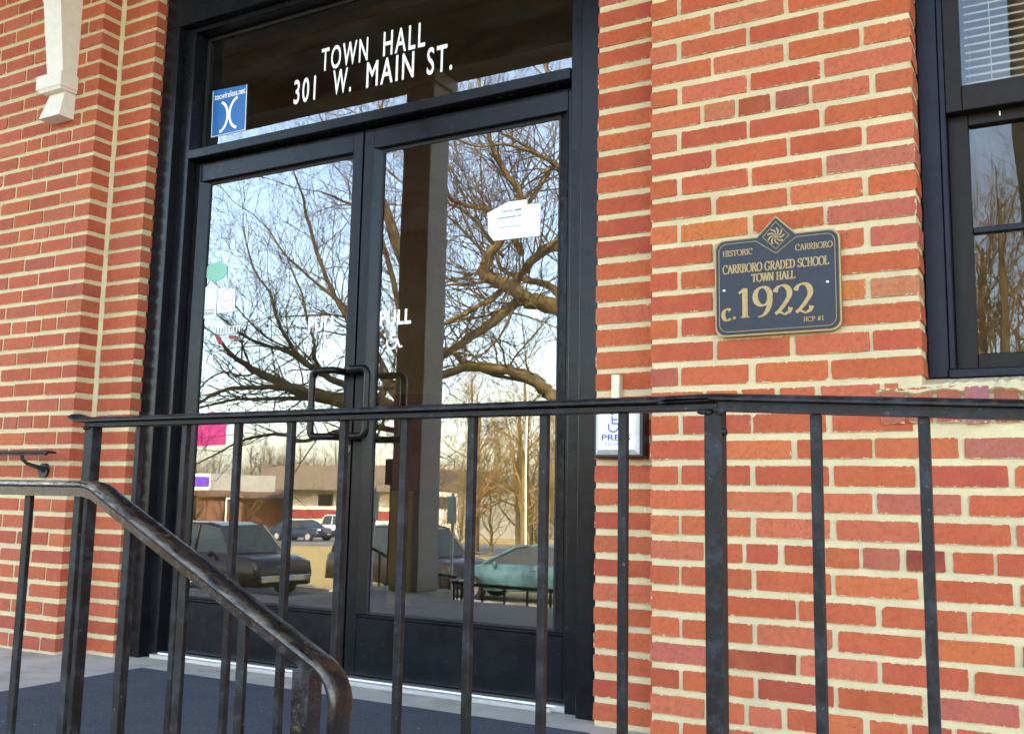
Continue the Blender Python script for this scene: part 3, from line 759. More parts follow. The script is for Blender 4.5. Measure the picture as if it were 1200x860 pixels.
for x,z in ((-.817,1.2415),(-.5365,1.2415)): MB().ball((x,-.0222,z),.0042,10,6,(1,.5,1)).build('screw',M['screw'],pq)

# ------------------------------------------------------------------ door opener button
pb=thing('door_opener_button','silver push plate with blue wheelchair symbol on a black box beside the door','button',(-1.165,.08,.79))
MB().rbox(-1.246,-1.086,.055,.099,.783,.950,.004).build('back_box',M['black'],pb)
m=MB(); P0=[(-1.238,.792),(-1.098,.792),(-1.098,.938),(-1.238,.938)]; P1=[(-1.224,.806),(-1.112,.806),(-1.112,.924),(-1.224,.924)]
vs_=[(x,.052,z) for x,z in P0]+[(x,.040,z) for x,z in P1]+[(x,.056,z) for x,z in P0]
m.add(vs_,[(0,1,5,4),(1,2,6,5),(2,3,7,6),(3,0,4,7),(4,5,6,7),(8,9,1,0),(9,10,2,1),(10,11,3,2),(11,8,0,3)]); pp=m.build('push_plate',M['silver'],pb)
obj('lettering',sans_mesh('PRESS',M['blue_ink'],.092,.017,.02),pp,(-1.214,.0394,.834))
obj('lettering',sans_mesh('TO OPEN',M['blue_ink'],.076,.009,.012),pp,(-1.206,.0394,.819))
m=MB(); wheelchair(m,-1.180,.858,.060,.0042,.0394); m.build('wheelchair_symbol',M['blue_ink'],pp)
MB().rbox(-1.199,-1.172,.072,.0995,.951,1.034,.002).build('conduit',M['cream'],pb)

# ------------------------------------------------------------------ white wall bracket, wall handrail
br=thing('wall_bracket','cream white wooden bracket on the left brick wall near the top','bracket',(-3.81,0,2.26))
W=M['white_paint']
def frust(mb,x0,x1,y0,z0,X0,X1,Y0,z1):
    vs_=[(x0,y0,z0),(x1,y0,z0),(x1,-.001,z0),(x0,-.001,z0),(X0,Y0,z1),(X1,Y0,z1),(X1,-.001,z1),(X0,-.001,z1)]
    return mb.add(vs_,[(0,3,2,1),(4,5,6,7),(0,1,5,4),(1,2,6,5),(2,3,7,6),(3,0,4,7)])
m=MB(); frust(m,-3.868,-3.731,-.075,2.262,-3.828,-3.731,-.052,2.385); m.build('foot',W,br)
m=MB(); m.rbox(-3.885,-3.716,-.092,-.001,2.387,2.455,.004); frust(m,-3.862,-3.722,-.082,2.376,-3.874,-3.719,-.088,2.3869); m.build('block',W,br)
m=MB(); frust(m,-3.838,-3.731,-.072,2.4555,-3.847,-3.731,-.112,2.78); frust(m,-3.847,-3.731,-.112,2.7801,-3.860,-3.731,-.24,3.05); m.build('shaft',W,br)
wh=thing('wall_handrail','short black handrail end on a curved bracket fixed to the left brick wall','handrail',(-3.9,-.09,.73))
CAP=[(-.022,0),(-.022,.003),(-.0195,.0055),(-.013,.008),(0,.0094),(.013,.008),(.0195,.0055),(.022,.003),(.022,0),(.014,-.0012),(-.014,-.0012)]
m=MB(); m.sweep(CAP,[(-5.2,-.09,.805),(-3.60,-.09,.805),(-3.577,-.09,.802)]); m.box(-5.2,-3.61,-.097,-.083,.795,.8029); m.build('rail',M['iron'],wh)
m=MB(); m.tube([(-3.768,-.09,.796),(-3.764,-.088,.780),(-3.752,-.075,.762),(-3.738,-.045,.752),(-3.733,-.012,.742)],[.008,.0075,.007,.008,.010],8); m.cyl((-3.733,-.014,.735),(0,1,0),.031,.0135,18); m.ball((-3.733,-.016,.735),.008,8,5); m.build('rail_bracket',M['iron'],wh)

# ------------------------------------------------------------------ railings
IR=M['iron']; RY=-1.5; TZ=.7868
gr=thing('guard_railing','black worn iron guard railing along the landing in front of the door','railing',(-1,RY,0))
m=MB(); m.sweep(CAP,[(-1.548,RY,TZ-.002),(-1.530,RY,TZ-.0088),(-1.518,RY,TZ-.0094),(-.372,RY,TZ-.0080)]); m.build('cap_rail',M['iron_rusty'],gr)
MB().rbox(-1.515,-.3655,RY-.0120,RY+.0120,TZ-.0182,TZ-.0107,.0008).build('channel',IR,gr)
MB().rbox(-1.519,-.3595,RY-.0127,RY+.0127,.095,.107,.001).build('bottom_channel',IR,gr)
for x in (-1.515,-.3825): MB().rbox(x,x+.0215,RY-.0108,RY+.0108,0,TZ-.0185,.0012).build('post',IR,gr)
bal=MB().rbox(-.0055,.0055,-.0055,.0055,.1072,TZ-.0183,.0008).mesh('baluster',IR)
for x in (-1.384,-1.272,-1.155,-1.044,-.941,-.829,-.716,-.604,-.4915): 
    o=obj('baluster',bal,gr,(x,RY,0)); o.rotation_euler=(0,0,R(rng.uniform(-2,2)))
wb=random.Random(8)
def weld(parent,x,y,z,r=.004):
    m=MB()
    for k in range(5): m.ball((x+wb.uniform(-.006,.006),y+wb.uniform(-.003,.003),z+wb.uniform(-.003,.002)),r*wb.uniform(.6,1.1),7,5,(1.2,.8,.8))
    m.build('weld_bead',M['iron'],parent)
for x in (-1.505,-.3815,-.3625): weld(gr,x,RY-.0115,TZ-.0195)
weld(gr,-.360,RY-.004,.742,.005)
rr=thing('ramp_railing','black iron railing running down beside the ramp at the right under the plaque','railing',(.3,RY,0))
sl_=lambda x: TZ-.0070-.054*(x+.37)
m=MB(); m.sweep(CAP,[(-.436,RY,TZ-.0105),(-.425,RY,TZ-.0078),(-.37,RY,TZ-.0070),(1.4,RY,sl_(1.4))]); m.build('cap_rail',M['iron_rusty'],rr)
m=MB(); a,b=-.3650,1.39
P=[(a,sl_(a)-.0122),(b,sl_(b)-.0122),(b,sl_(b)-.0014),(a,sl_(a)-.0014)]; m.prism(P,RY-.0122,RY+.0122); m.build('channel',IR,rr)
for k in range(13):
    x=-.2525+k*.1155; o=obj('baluster',bal,rr,(x,RY,sl_(x)-TZ+.0052)); o.scale=(1.06,1.06,1)
MB().rbox(1.38,1.406,RY-.013,RY+.013,-.2,sl_(1.4)-.004,.001).build('post',IR,rr)

SY=-1.69
sr=thing('stair_railing','black worn iron stair railing in the foreground with a curled lower end','railing',(-1.2,SY,0))
IS=M['iron_smooth']
CAP2=[(-.0205,-.001),(-.0207,.0015),(-.0200,.0038),(-.0180,.0058),(-.0150,.0072),(-.010,.0080),(-.004,.0084),(.004,.0084),(.010,.0080),(.0150,.0072),(.0180,.0058),(.0200,.0038),(.0207,.0015),(.0205,-.001),(.012,-.002),(-.012,-.002)]
K=(-1.243,.6640); E_=(-.806,.4535)
path=[(-2.15,SY,K[1])]+[(K[0]-.012,SY,K[1]),(K[0]+.010,SY,K[1]-.0045)]
dx,dz=E_[0]-K[0],E_[1]-K[1]
path+=[(K[0]+dx*t,SY,K[1]+dz*t) for t in (.12,.5,.85,1.0)]
cxx,czz=E_[0],E_[1]
for a_ in (10,25,40,55,70,82,92): 
    rad=.052; ang=math.atan2(dz,dx); a0=ang+math.pi/2
    C0=(cxx+rad*math.cos(a0-math.pi),czz+rad*math.sin(a0-math.pi)); b_=a0-R(a_)*.80
    path.append((C0[0]+rad*math.cos(b_),SY,C0[1]+rad*math.sin(b_)))
lx,_,lz=path[-1]
path+=[(lx-.002,SY,lz-.03),(lx-.006,SY,lz-.055),(lx-.006,SY,lz-.072),(lx+.004,SY,lz-.082)]
m=MB(); m.sweep(CAP2,path,smooth=True); m.build('cap_rail',M['worn_glint_cap'],sr)
m=MB(); inner=[(p[0],p[1],p[2]) for p in path if p[0]<=E_[0]+.001]
m.sweep([(-.0127,-.0150),(-.0127,-.0022),(.0127,-.0022),(.0127,-.0150)],inner); m.build('channel',IS,sr)
railz=lambda x: K[1] if x<K[0] else K[1]+dz*(x-K[0])/dx
for x in (-1.728,-1.615,-1.502,-1.394,-1.279,-1.166,-1.050,-.938):
    t=railz(x); MB().rbox(x-.0068,x+.0068,SY-.0040,SY+.0040,(-.05 if x<-1.2 else -.35),t-.0153-(.004 if x>K[0] else 0),.0008).build('baluster',IR,sr)
MB().rbox(-.842,-.8155,SY-.0135,SY+.0135,-.45,railz(-.829)-.0180,.0012).build('post',IS,sr)
MB().rbox(-2.15,-2.124,SY-.0135,SY+.0135,-.05,K[1]-.014,.0012).build('post',IS,sr)
for x in [-1.843-.115*k for k in range(3)]: MB().rbox(x-.0068,x+.0068,SY-.0040,SY+.0040,-.05,K[1]-.0153,.0008).build('baluster',IR,sr)

# ------------------------------------------------------------------ landing, mat, stairs
m=MB(); m.box(-6.5,-4.45,-1.80,.30,-.30,0); m.box(-4.45,-3.9,-2.9,.30,-.30,0); m.box(-3.9,-1.2,-2.3,.30,-.30,0); m.box(-1.2,-.36,-1.62,.30,-.30,0); structure(m.build('landing',M['concrete']))
m=MB(); m.add([(-.36,-1.62,-.002),(1.6,-1.62,-.10),(1.6,.0,-.10),(-.36,.0,-.002),(-.36,-1.62,-.5),(1.6,-1.62,-.5),(1.6,0,-.5),(-.36,0,-.5)],[(0,1,2,3),(7,6,5,4),(4,5,1,0),(5,6,2,1),(6,7,3,2),(7,4,0,3)]); structure(m.build('ramp',M['concrete']))
m=MB()
for k in range(9):
    x0=-1.2+.33*k; m.box(x0,x0+.33,-2.9,-1.63,-1.75,-.165*(k+1))
structure(m.build('stairs',M['concrete']))
m=MB(); m.box(-5.4,-1.2,-3.9,-2.905,-1.9,-.62); m.box(-3.895,-1.2,-2.9,-2.3,-1.9,-.62); m.box(-5.4,-4.455,-2.9,-1.8,-1.9,-.62); structure(m.build('walkway',M['concrete']))
m=MB(); m.rbox(-3.045,-1.21,-1.36,-.027,.001,.0095,.003); tag(m.build('floor_mat',M['carpet']),'dark navy carpet mat on the landing before the door','mat')
# ------------------------------------------------------------------ porch over the landing
pr=thing('porch_roof','brown board porch roof over the landing','porch',(-2.5,-1.4,3.8))
MB().box(-7.2,2.4,-2.86,-2.62,3.80,4.12).build('beam',M['soffit'],pr)
bw=.19; y=-2.615; bm_=MB().rbox(-7.2,2.4,0,bw-.006,0,.02,.003).mesh('ceiling_board',M['soffit'])
while y<-.25: obj('ceiling_board',bm_,pr,(0,y,4.02+rng.uniform(-.002,.002))); y+=bw
MB().box(-7.3,2.5,-2.95,-.002,4.125,4.30).build('roof_deck',M['roof'],pr)
pc=thing('porch_column','square warm grey porch column at the landing edge','column',(-4.094,-2.692,0))
MB().rbox(-4.219,-3.969,-2.817,-2.567,.002,3.70,.006).build('shaft',M['column'],pc)
MB().rbox(-4.249,-3.939,-2.847,-2.537,3.701,3.798,.006).build('capital',M['column'],pc)
c2=copy_tree(pc); c2.location=(1.9,-2.692,0); c2['label']='square warm grey porch column near the ramp'

# ------------------------------------------------------------------ ground in front of the hall
def gz(y): return -1.54+.02*y if y>-120 else -3.94
GY=[40,0,-8,-17,-26,-43,-60,-80,-120,-300,-900]
def sheet(name,x0,x1,y0,y1,m,dz):
    ys=[y0]+[v for v in GY if y1<v<y0]+[y1]
    mb=MB(); xs=[x0+(x1-x0)*k/6 for k in range(7)]
    vs_=[(x,yy,gz(min(yy,0))+dz) for yy in ys for x in xs]
    fs_=[(j*7+i,(j+1)*7+i,(j+1)*7+i+1,j*7+i+1) for j in range(len(ys)-1) for i in range(6)]
    mb.add(vs_,fs_); return structure(mb.build(name,m))
M['dirt']=grainy('bare_earth',(.20,.16,.10),(.30,.24,.15),.6,(.12,.1,.07),40,.5)
M['lawn']=grainy('dry_winter_grass',(.34,.24,.075),(.44,.33,.12),.5,(.22,.17,.06),30,.45)
M['asphalt']=grainy('asphalt',(.045,.045,.047),(.065,.064,.063),1.5,(.10,.10,.1),90,.4)
M['pale_road']=grainy('pale_road_surface',(.16,.155,.14),(.20,.19,.175),1.5,(.10,.10,.1),90,.4)  # pale grey surface colour of the road
sheet('ground',-600,600,40,-900,M['dirt'],-.02)
sheet('lawn',-90,40,-18,-42,M['lawn'],0)
sheet('parking_lot',-60,25,-7,-17.2,M['asphalt'],.004)
sheet('road',-140,60,-44,-58,M['pale_road'],0)
sheet('lawn',-140,60,-60,-110,M['lawn'],0)
m=MB()
for x0 in range(-60,24,3):
    m.box(x0,x0+2.98,-17.5,-17.3,gz(-17)-.05,gz(-17)+.11)
structure(m.build('kerb',M['concrete']))
# ------------------------------------------------------------------ trees
def bark(name,a,b): return grainy(name,a,b,6,tuple(c*.5 for c in a),60,.6,.9,.6,.01)
M['bark']=bark('grey_brown_bark',(.11,.08,.04),(.17,.125,.065)); M['twig']=simple('brown_twig',(.085,.065,.05),.85,var=.3,scale=3)
M['gold_twig']=simple('pale_gold_twig',(.21,.135,.045),.85,var=.3,scale=1.5); M['gold_bark']=bark('pale_bark',(.13,.09,.04),(.19,.14,.065))
M['grey_twig']=simple('grey_brown_twig',(.10,.075,.048),.85,var=.3,scale=.7)
M['oak_bark']=bark('golden_brown_bark',(.20,.135,.055),(.30,.215,.095)); M['oak_twig']=simple('warm_twig',(.14,.10,.055),.85,var=.35,scale=3)
def rv(q): 
    v=Vector((q.gauss(0,1),q.gauss(0,1),q.gauss(0,1))); return v.normalized()
def twig(mb,p,d,L,r,depth,q,up=.15,kids=(3,5),sides=3,wig=.28):
    n=4 if L>.5 else 3; pts=[p.copy()]; rad=[r]; dd=d.normalized(); nodes=[]
    for k in range(n):
        dd=(dd+rv(q)*wig+Vector((0,0,up*.4))).normalized(); pts.append(pts[-1]+dd*(L/n)); rad.append(max(r*(1-.75*(k+1)/n),.0017)); nodes.append((pts[-1].copy(),dd.copy(),(k+1)/n))
    mb.tube(pts,rad,sides if depth>1 else 3,caps=False,smooth=depth>1)
    if depth>0:
        nk=q.randint(*kids)
        for k in range(nk):
            a=q.uniform(.25,1.0); j=min(int(a*n),n-1); f=a*n-j; b=pts[j].lerp(pts[j+1],f)
            dirn=(pts[j+1]-pts[j]).normalized(); nd=(dirn*.75+rv(q)*.75+Vector((0,0,up))).normalized()
            twig(mb,b,nd,L*q.uniform(.42,.68),max(r*.45,.0024),depth-1,q,up,kids,sides,wig)
def limb_tree(name,label,limbs,seed,base,bm_='bark',tm_='twig',reach=(.6,2.0),gap=.16):
    q=random.Random(seed); t=thing(name,label,'tree',base)
    tr=MB(); cr=MB()
    for li,L in enumerate(limbs):
        pts=[Vector(p[:3]) for p in L]; rad=[p[3]*.88 for p in L]
        P=[];Rd=[]
        n=len(pts)
        for i in range(n-1):          # Catmull-Rom so the limbs bend smoothly
            p0=pts[max(i-1,0)];p1=pts[i];p2=pts[i+1];p3=pts[min(i+2,n-1)]
            for k in range(3):
                u=k/3; P.append(.5*((2*p1)+(p2-p0)*u+(2*p0-5*p1+4*p2-p3)*u*u+(3*p1-p0-3*p2+p3)*u**3)+rv(q)*rad[i]*.25); Rd.append((rad[i]+(rad[i+1]-rad[i])*u)*q.uniform(.93,1.07))
        P.append(pts[-1]);Rd.append(rad[-1])
        tr.tube(P,Rd,9 if Rd[0]>.08 else 6,caps=False)
        if li==0: continue
        s=0
        for i in range(len(P)-1):
            seg=(P[i+1]-P[i]); s+=seg.length
            if Rd[i]>.11 and q.random()<.5: continue
            nb=2 if Rd[i]<.06 else 1
            if s>gap:
                s=0
                for _ in range(nb):
                    nd=(seg.normalized()*.55+rv(q)*.8+Vector((0,0,.30))).normalized()
                    LL=q.uniform(*reach)
                    twig(cr,P[i].copy(),nd,LL,min(max(Rd[i]*.32,.005),.016),3 if LL>1.5 else 2,q,.12,(2,4),4)
        twig(cr,P[-1].copy(),(P[-1]-P[-2]).normalized(),1.6,max(Rd[-1]*.8,.006),3,q,.1,(3,5),4)
    tr.build('trunk',M[bm_],t); cr.build('crown',M[tm_],t); return t
OAK_NEAR_LIMBS=[[(-6.86,-11.59,-0.09,0.318),(-6.8,-11.37,1.55,0.3),(-6.79,-11.19,2.78,0.281),(-6.9,-11.03,3.46,0.263)],
[(-6.75,-11.09,3.58,0.166),(-7.14,-10.75,3.74,0.157),(-7.38,-10.52,3.77,0.149),(-7.45,-10.37,3.82,0.141),(-7.51,-10.23,3.9,0.132),(-7.61,-10.06,4.0,0.124),(-7.73,-9.89,4.04,0.116),(-7.82,-9.73,4.1,0.108),(-7.75,-9.66,4.25,0.1),(-7.64,-9.6,4.39,0.092),(-7.45,-9.58,4.6,0.084),(-7.2,-9.57,4.97,0.077),(-7.08,-9.5,5.2,0.069),(-7.13,-9.35,5.36,0.062),(-7.2,-9.2,5.51,0.054),(-7.24,-9.04,5.72,0.047),(-7.28,-8.89,5.93,0.039),(-7.27,-8.76,6.19,0.032),(-7.31,-8.56,6.71,0.025)],
[(-6.8,-11.21,2.64,0.124),(-6.7,-11.15,4.18,0.113),(-6.94,-11.07,4.61,0.101),(-7.25,-10.97,4.79,0.089),(-7.54,-10.95,4.65,0.077),(-7.82,-10.95,4.38,0.064)],
[(-6.76,-11.11,3.47,0.083),(-7.24,-10.94,4.08,0.073),(-7.54,-10.94,4.2,0.064),(-7.88,-10.93,4.31,0.053),(-8.18,-10.93,4.47,0.043),(-8.35,-10.98,4.74,0.033),(-8.5,-11.02,5.21,0.022)],
[(-7.67,-10.49,4.13,0.062),(-7.37,-10.33,4.39,0.054),(-7.01,-10.23,4.54,0.047),(-6.59,-10.14,4.77,0.04),(-6.17,-10.0,5.35,0.032)],
[(-6.65,-11.06,4.15,0.083),(-6.62,-10.65,5.46,0.071),(-6.88,-10.21,5.85,0.059),(-6.95,-9.99,5.53,0.048),(-7.09,-9.74,5.13,0.037),(-7.21,-9.49,4.79,0.026)],
[(-6.62,-10.27,5.66,0.047),(-6.79,-9.8,5.84,0.039),(-6.91,-9.38,5.86,0.032),(-7.06,-8.95,5.84,0.025),(-7.25,-8.52,5.69,0.019),(-7.41,-8.08,5.72,0.012)],
[(-6.77,-10.16,5.83,0.04),(-6.94,-9.9,5.95,0.033),(-7.19,-9.59,6.12,0.026),(-7.48,-9.26,6.27,0.02),(-7.75,-8.91,6.6,0.013)],
[(-7.57,-10.48,4.54,0.055),(-7.74,-10.14,5.07,0.051),(-7.88,-9.88,5.18,0.047),(-8.03,-9.63,5.19,0.042),(-8.17,-9.38,5.23,0.038),(-8.27,-9.14,5.37,0.034),(-8.49,-8.79,5.73,0.03),(-8.73,-8.45,6.0,0.026)],
[(-7.84,-10.33,4.54,0.041),(-8.08,-10.35,4.8,0.038),(-8.36,-10.33,5.16,0.035),(-8.67,-10.31,5.42,0.032),(-8.98,-10.31,5.58,0.029),(-9.59,-10.11,5.86,0.025),(-10.07,-9.97,6.26,0.022)],
[(-8.03,-10.26,4.29,0.035),(-8.13,-10.17,4.57,0.03),(-8.36,-9.98,4.88,0.026),(-8.6,-9.81,5.15,0.022),(-8.95,-9.6,5.27,0.018),(-9.43,-9.32,5.33,0.014)],
[(-7.61,-10.57,3.89,0.09),(-7.79,-10.39,3.63,0.087),(-8.02,-10.18,3.38,0.083),(-8.25,-9.97,3.14,0.08),(-8.43,-9.78,2.96,0.077),(-8.67,-9.57,2.7,0.074)],
[(-8.44,-9.77,2.98,0.054),(-8.31,-9.87,2.79,0.057),(-8.18,-9.95,2.71,0.061)],
[(-6.65,-11.42,1.83,0.152),(-6.93,-11.11,2.06,0.142),(-7.17,-10.82,2.3,0.132),(-7.24,-10.65,2.41,0.123),(-7.38,-10.43,2.55,0.113),(-7.62,-10.16,2.65,0.104),(-7.81,-9.94,2.67,0.095),(-8.05,-9.69,2.64,0.085),(-8.27,-9.47,2.55,0.076),(-8.51,-9.24,2.38,0.067),(-8.8,-8.97,2.31,0.058)],
[(-7.74,-10.46,4.09,0.062),(-7.78,-10.26,3.97,0.057),(-7.87,-10.05,3.76,0.052),(-7.99,-9.81,3.63,0.047),(-8.1,-9.58,3.47,0.042),(-8.23,-9.33,3.32,0.037),(-8.42,-9.07,3.09,0.032)],
[(-7.61,-10.57,3.86,0.035),(-7.95,-10.54,3.7,0.03),(-8.33,-10.49,3.59,0.025),(-8.63,-10.47,3.57,0.019),(-9.01,-10.41,3.51,0.014)],
[(-8.07,-10.24,4.3,0.035),(-8.06,-10.02,4.25,0.03),(-8.19,-9.74,4.12,0.026),(-8.33,-9.44,3.99,0.021),(-8.61,-9.07,3.86,0.017),(-8.89,-8.68,3.88,0.013)],
[(-8.04,-10.28,4.16,0.035),(-8.15,-10.22,4.11,0.029),(-8.49,-10.04,4.07,0.024),(-8.64,-9.95,4.07,0.019),(-9.19,-9.67,3.89,0.014)],
[(-7.56,-10.2,2.65,0.027),(-7.59,-10.02,2.74,0.022),(-7.55,-9.87,2.92,0.018),(-7.58,-9.68,3.09,0.014),(-7.57,-9.53,3.2,0.01)],
[(-7.6,-10.18,2.67,0.027),(-7.45,-10.09,2.84,0.022),(-7.25,-10.03,2.99,0.018),(-7.03,-9.98,3.17,0.014),(-6.83,-9.93,3.34,0.01)],
[(-7.66,-10.34,3.61,0.027),(-7.73,-10.06,3.16,0.021),(-7.84,-9.74,2.85,0.015),(-7.94,-9.41,2.61,0.01)],
[(-6.75,-11.09,3.58,0.18),(-6.62,-11.29,5.35,0.155),(-6.43,-11.55,6.88,0.13),(-6.23,-11.8,8.46,0.103)],
[(-6.63,-11.01,4.56,0.083),(-7.04,-10.84,6.74,0.066),(-7.39,-10.86,7.85,0.048),(-7.75,-10.89,8.87,0.029)],
]
OAK_FAR_LIMBS=[[(-9.85,-11.21,-1.07,0.323),(-9.77,-11.03,0.39,0.304),(-9.73,-10.92,1.26,0.284),(-9.8,-10.79,1.84,0.264)],
[(-9.76,-10.84,1.7,0.191),(-9.88,-10.49,2.04,0.172),(-10.13,-10.1,2.14,0.154),(-10.53,-9.63,2.21,0.135),(-10.8,-9.24,2.27,0.118),(-10.93,-8.92,2.36,0.1),(-11.01,-8.63,2.45,0.083),(-11.13,-8.31,2.56,0.067),(-11.2,-8.02,2.68,0.051),(-11.18,-7.79,2.77,0.035),(-11.19,-7.51,2.99,0.019)],
[(-10.67,-9.08,2.27,0.069),(-10.73,-8.87,2.34,0.061),(-10.96,-8.57,2.34,0.053),(-11.12,-8.32,2.31,0.046),(-11.31,-8.06,2.29,0.038),(-11.46,-7.82,2.19,0.031),(-11.63,-7.58,1.98,0.023),(-11.82,-7.35,1.76,0.016)],
[(-10.67,-9.09,2.2,0.048),(-11.1,-8.96,2.19,0.042),(-11.54,-8.83,2.19,0.035),(-11.95,-8.71,2.2,0.028),(-12.37,-8.61,2.1,0.021),(-12.74,-8.53,2.02,0.014)],
[(-9.87,-10.73,1.98,0.088),(-10.27,-10.27,2.37,0.08),(-10.71,-9.83,2.54,0.072),(-10.83,-9.57,2.64,0.064),(-10.91,-9.33,2.75,0.057),(-10.99,-9.09,2.91,0.049),(-11.06,-8.86,2.99,0.042),(-11.25,-8.58,3.03,0.034),(-11.42,-8.29,3.14,0.027),(-11.46,-8.08,3.26,0.02),(-11.55,-7.83,3.4,0.013)],
[(-10.65,-9.03,2.7,0.041),(-10.82,-8.81,2.97,0.037),(-10.93,-8.61,3.28,0.032),(-10.97,-8.46,3.59,0.028),(-10.97,-8.34,3.83,0.023),(-11.08,-8.15,4.11,0.019),(-11.14,-7.98,4.49,0.014),(-11.13,-7.85,4.8,0.01)],
[(-10.67,-9.62,2.54,0.043),(-10.75,-9.47,2.69,0.038),(-10.83,-9.31,2.88,0.033),(-10.76,-9.23,3.1,0.029),(-10.8,-9.07,3.47,0.024),(-10.82,-8.91,3.9,0.019),(-10.86,-8.77,4.13,0.015),(-10.91,-8.61,4.47,0.01)],
[(-9.87,-10.72,2.06,0.073),(-10.25,-10.22,2.83,0.064),(-10.51,-9.81,3.52,0.055),(-10.71,-9.43,4.2,0.046),(-10.77,-9.15,4.7,0.038),(-10.78,-8.9,5.24,0.029),(-10.71,-8.74,5.47,0.021),(-10.73,-8.5,5.84,0.012)],
[(-9.99,-10.62,2.27,0.059),(-10.44,-10.2,3.35,0.051),(-10.79,-9.92,3.9,0.044),(-11.06,-9.73,4.15,0.037),(-11.29,-9.57,4.37,0.029),(-11.59,-9.34,4.71,0.022),(-11.83,-9.15,5.14,0.015)],
[(-9.84,-10.64,2.71,0.037),(-10.46,-10.45,3.54,0.031),(-11.17,-10.3,3.78,0.025),(-11.82,-10.22,3.83,0.018),(-12.4,-10.18,3.84,0.012)],
[(-10.01,-10.69,1.76,0.066),(-10.43,-10.28,1.81,0.059),(-10.79,-9.92,1.72,0.053),(-10.97,-9.67,1.6,0.046),(-11.17,-9.41,1.52,0.04),(-11.3,-9.15,1.64,0.033),(-11.58,-8.84,1.57,0.027),(-11.84,-8.55,1.41,0.021)],
[(-9.71,-10.89,1.55,0.147),(-9.57,-10.75,3.01,0.122),(-9.87,-10.32,4.75,0.097),(-10.19,-9.95,5.9,0.072),(-10.61,-9.63,6.48,0.047),(-10.91,-9.4,6.91,0.022)],
[(-9.68,-10.82,2.13,0.073),(-9.81,-10.3,3.55,0.061),(-9.82,-9.89,4.65,0.049),(-9.98,-9.47,5.29,0.037),(-10.21,-9.09,5.44,0.025),(-10.38,-8.75,5.51,0.014)],
[(-9.76,-10.44,4.31,0.059),(-10.09,-10.08,5.47,0.048),(-10.17,-9.9,6.34,0.037),(-10.07,-9.83,7.22,0.026),(-9.9,-9.81,7.95,0.015)],
[(-10.37,-10.42,2.18,0.088),(-10.21,-10.47,2.49,0.073),(-10.07,-10.53,2.59,0.059)],
[(-10.86,-8.86,2.98,0.021),(-10.98,-8.49,3.06,0.017),(-11.09,-8.11,3.28,0.014),(-11.18,-7.72,3.62,0.011),(-11.21,-7.38,3.83,0.008)],
[(-11.41,-8.61,2.61,0.021),(-11.61,-8.51,2.54,0.018),(-11.88,-8.35,2.59,0.016),(-12.15,-8.22,2.42,0.013),(-12.34,-8.16,2.11,0.01)],
]

def base_of(L): return (L[0][0][0],L[0][0][1],gz(L[0][0][1]))
def with_root(L):
    a=L[0]; x,y,z,r=a[0]; L=list(L); L[0]=[(x,y,gz(y)-.1,r*1.5),(x,y,gz(y)+.5,r*1.15)]+[p for p in a if p[2]>gz(y)+.7]; return L
limb_tree('oak_tree','large bare tree with a low forked limb reflected in the right door',with_root(OAK_NEAR_LIMBS),5,base_of(OAK_NEAR_LIMBS),'oak_bark','oak_twig',gap=.115)
limb_tree('oak_tree','large bare tree with limbs spreading left reflected in the left door',with_root(OAK_FAR_LIMBS),9,base_of(OAK_FAR_LIMBS),reach=(.5,1.6),gap=.14)
def bare_tree(seed,H,r,twm,bkm,spread=.5,depth=4,kids=(4,6),lean=0,low=.18):
    q=random.Random(seed); tr=MB(); cr=MB(); P=[];Rd=[]; n=7; x=y=0
    for k in range(n+1):
        P.append(Vector((x,y,H*.75*k/n))); Rd.append(r*(1-.8*k/n)+.01); x+=q.uniform(-.12,.12)+lean; y+=q.uniform(-.12,.12)
    tr.tube(P,Rd,7,caps=False)
    for k in range(1,n+1):
        if P[k].z<H*low: continue
        for b in range(3 if k<n else 5):
            d=(rv(q)*Vector((1,1,.35))*1.0+Vector((0,0,.75 if k<n else 1.2))).normalized()
            twig(cr,P[k].lerp(P[k-1],q.random()*.9),d,H*spread*q.uniform(.5,.9)*(1.15-.6*k/n),Rd[k]*.42,depth-1,q,.14,kids,4,.34)
    return tr.mesh('trunk',bkm),cr.mesh('crown',twm)
def put_tree(name,label,meshes,x,y,s,rz,group):
    t=thing(name,label,'tree',(x,y,gz(y)-.05),rz,group); t.scale=(s,s,s)
    for nm,me in zip(('trunk','crown'),meshes):
        o=bpy.data.objects.new(nm,me); COL.objects.link(o); o.parent=t
    return t
q=random.Random(77)
GT=[bare_tree(40+i,13,.20,M['gold_twig'],M['gold_bark'],.38,4,(4,6),low=.14) for i in range(3)]
def wood(name,meshes,spots,mats):
    # trees that read as one mass in the distance, joined into one object
    mb=MB(); smo=[]; me=bpy.data.meshes.new(name); V_=[];F_=[];MI=[]
    for k,(x,y,sc1,rz) in enumerate(spots):
        for mi,m_ in enumerate(meshes[k%len(meshes)]):
            b=len(V_); c,s_=math.cos(rz)*sc1,math.sin(rz)*sc1; z0=gz(y)-.05
            V_+=[(x+c*v.co.x-s_*v.co.y,y+s_*v.co.x+c*v.co.y,z0+sc1*v.co.z) for v in m_.vertices]
            F_+=[tuple(i+b for i in p.vertices) for p in m_.polygons]; MI+=[mi]*len(m_.polygons)
    me.from_pydata(V_,[],F_)
    for m_ in mats: me.materials.append(m_)
    me.polygons.foreach_set('material_index',MI); me.update()
    o=bpy.data.objects.new(name,me); COL.objects.link(o); return stuff(o)
put_tree('woodland_tree','pale golden bare tree nearest the flagpole',GT[0],-22.6,-38.4,.95,1.0,'golden trees across the lawn')
put_tree('woodland_tree','pale golden bare tree just right of the porch column in the right door',GT[1],-26.4,-39.5,.9,2.4,'golden trees across the lawn')
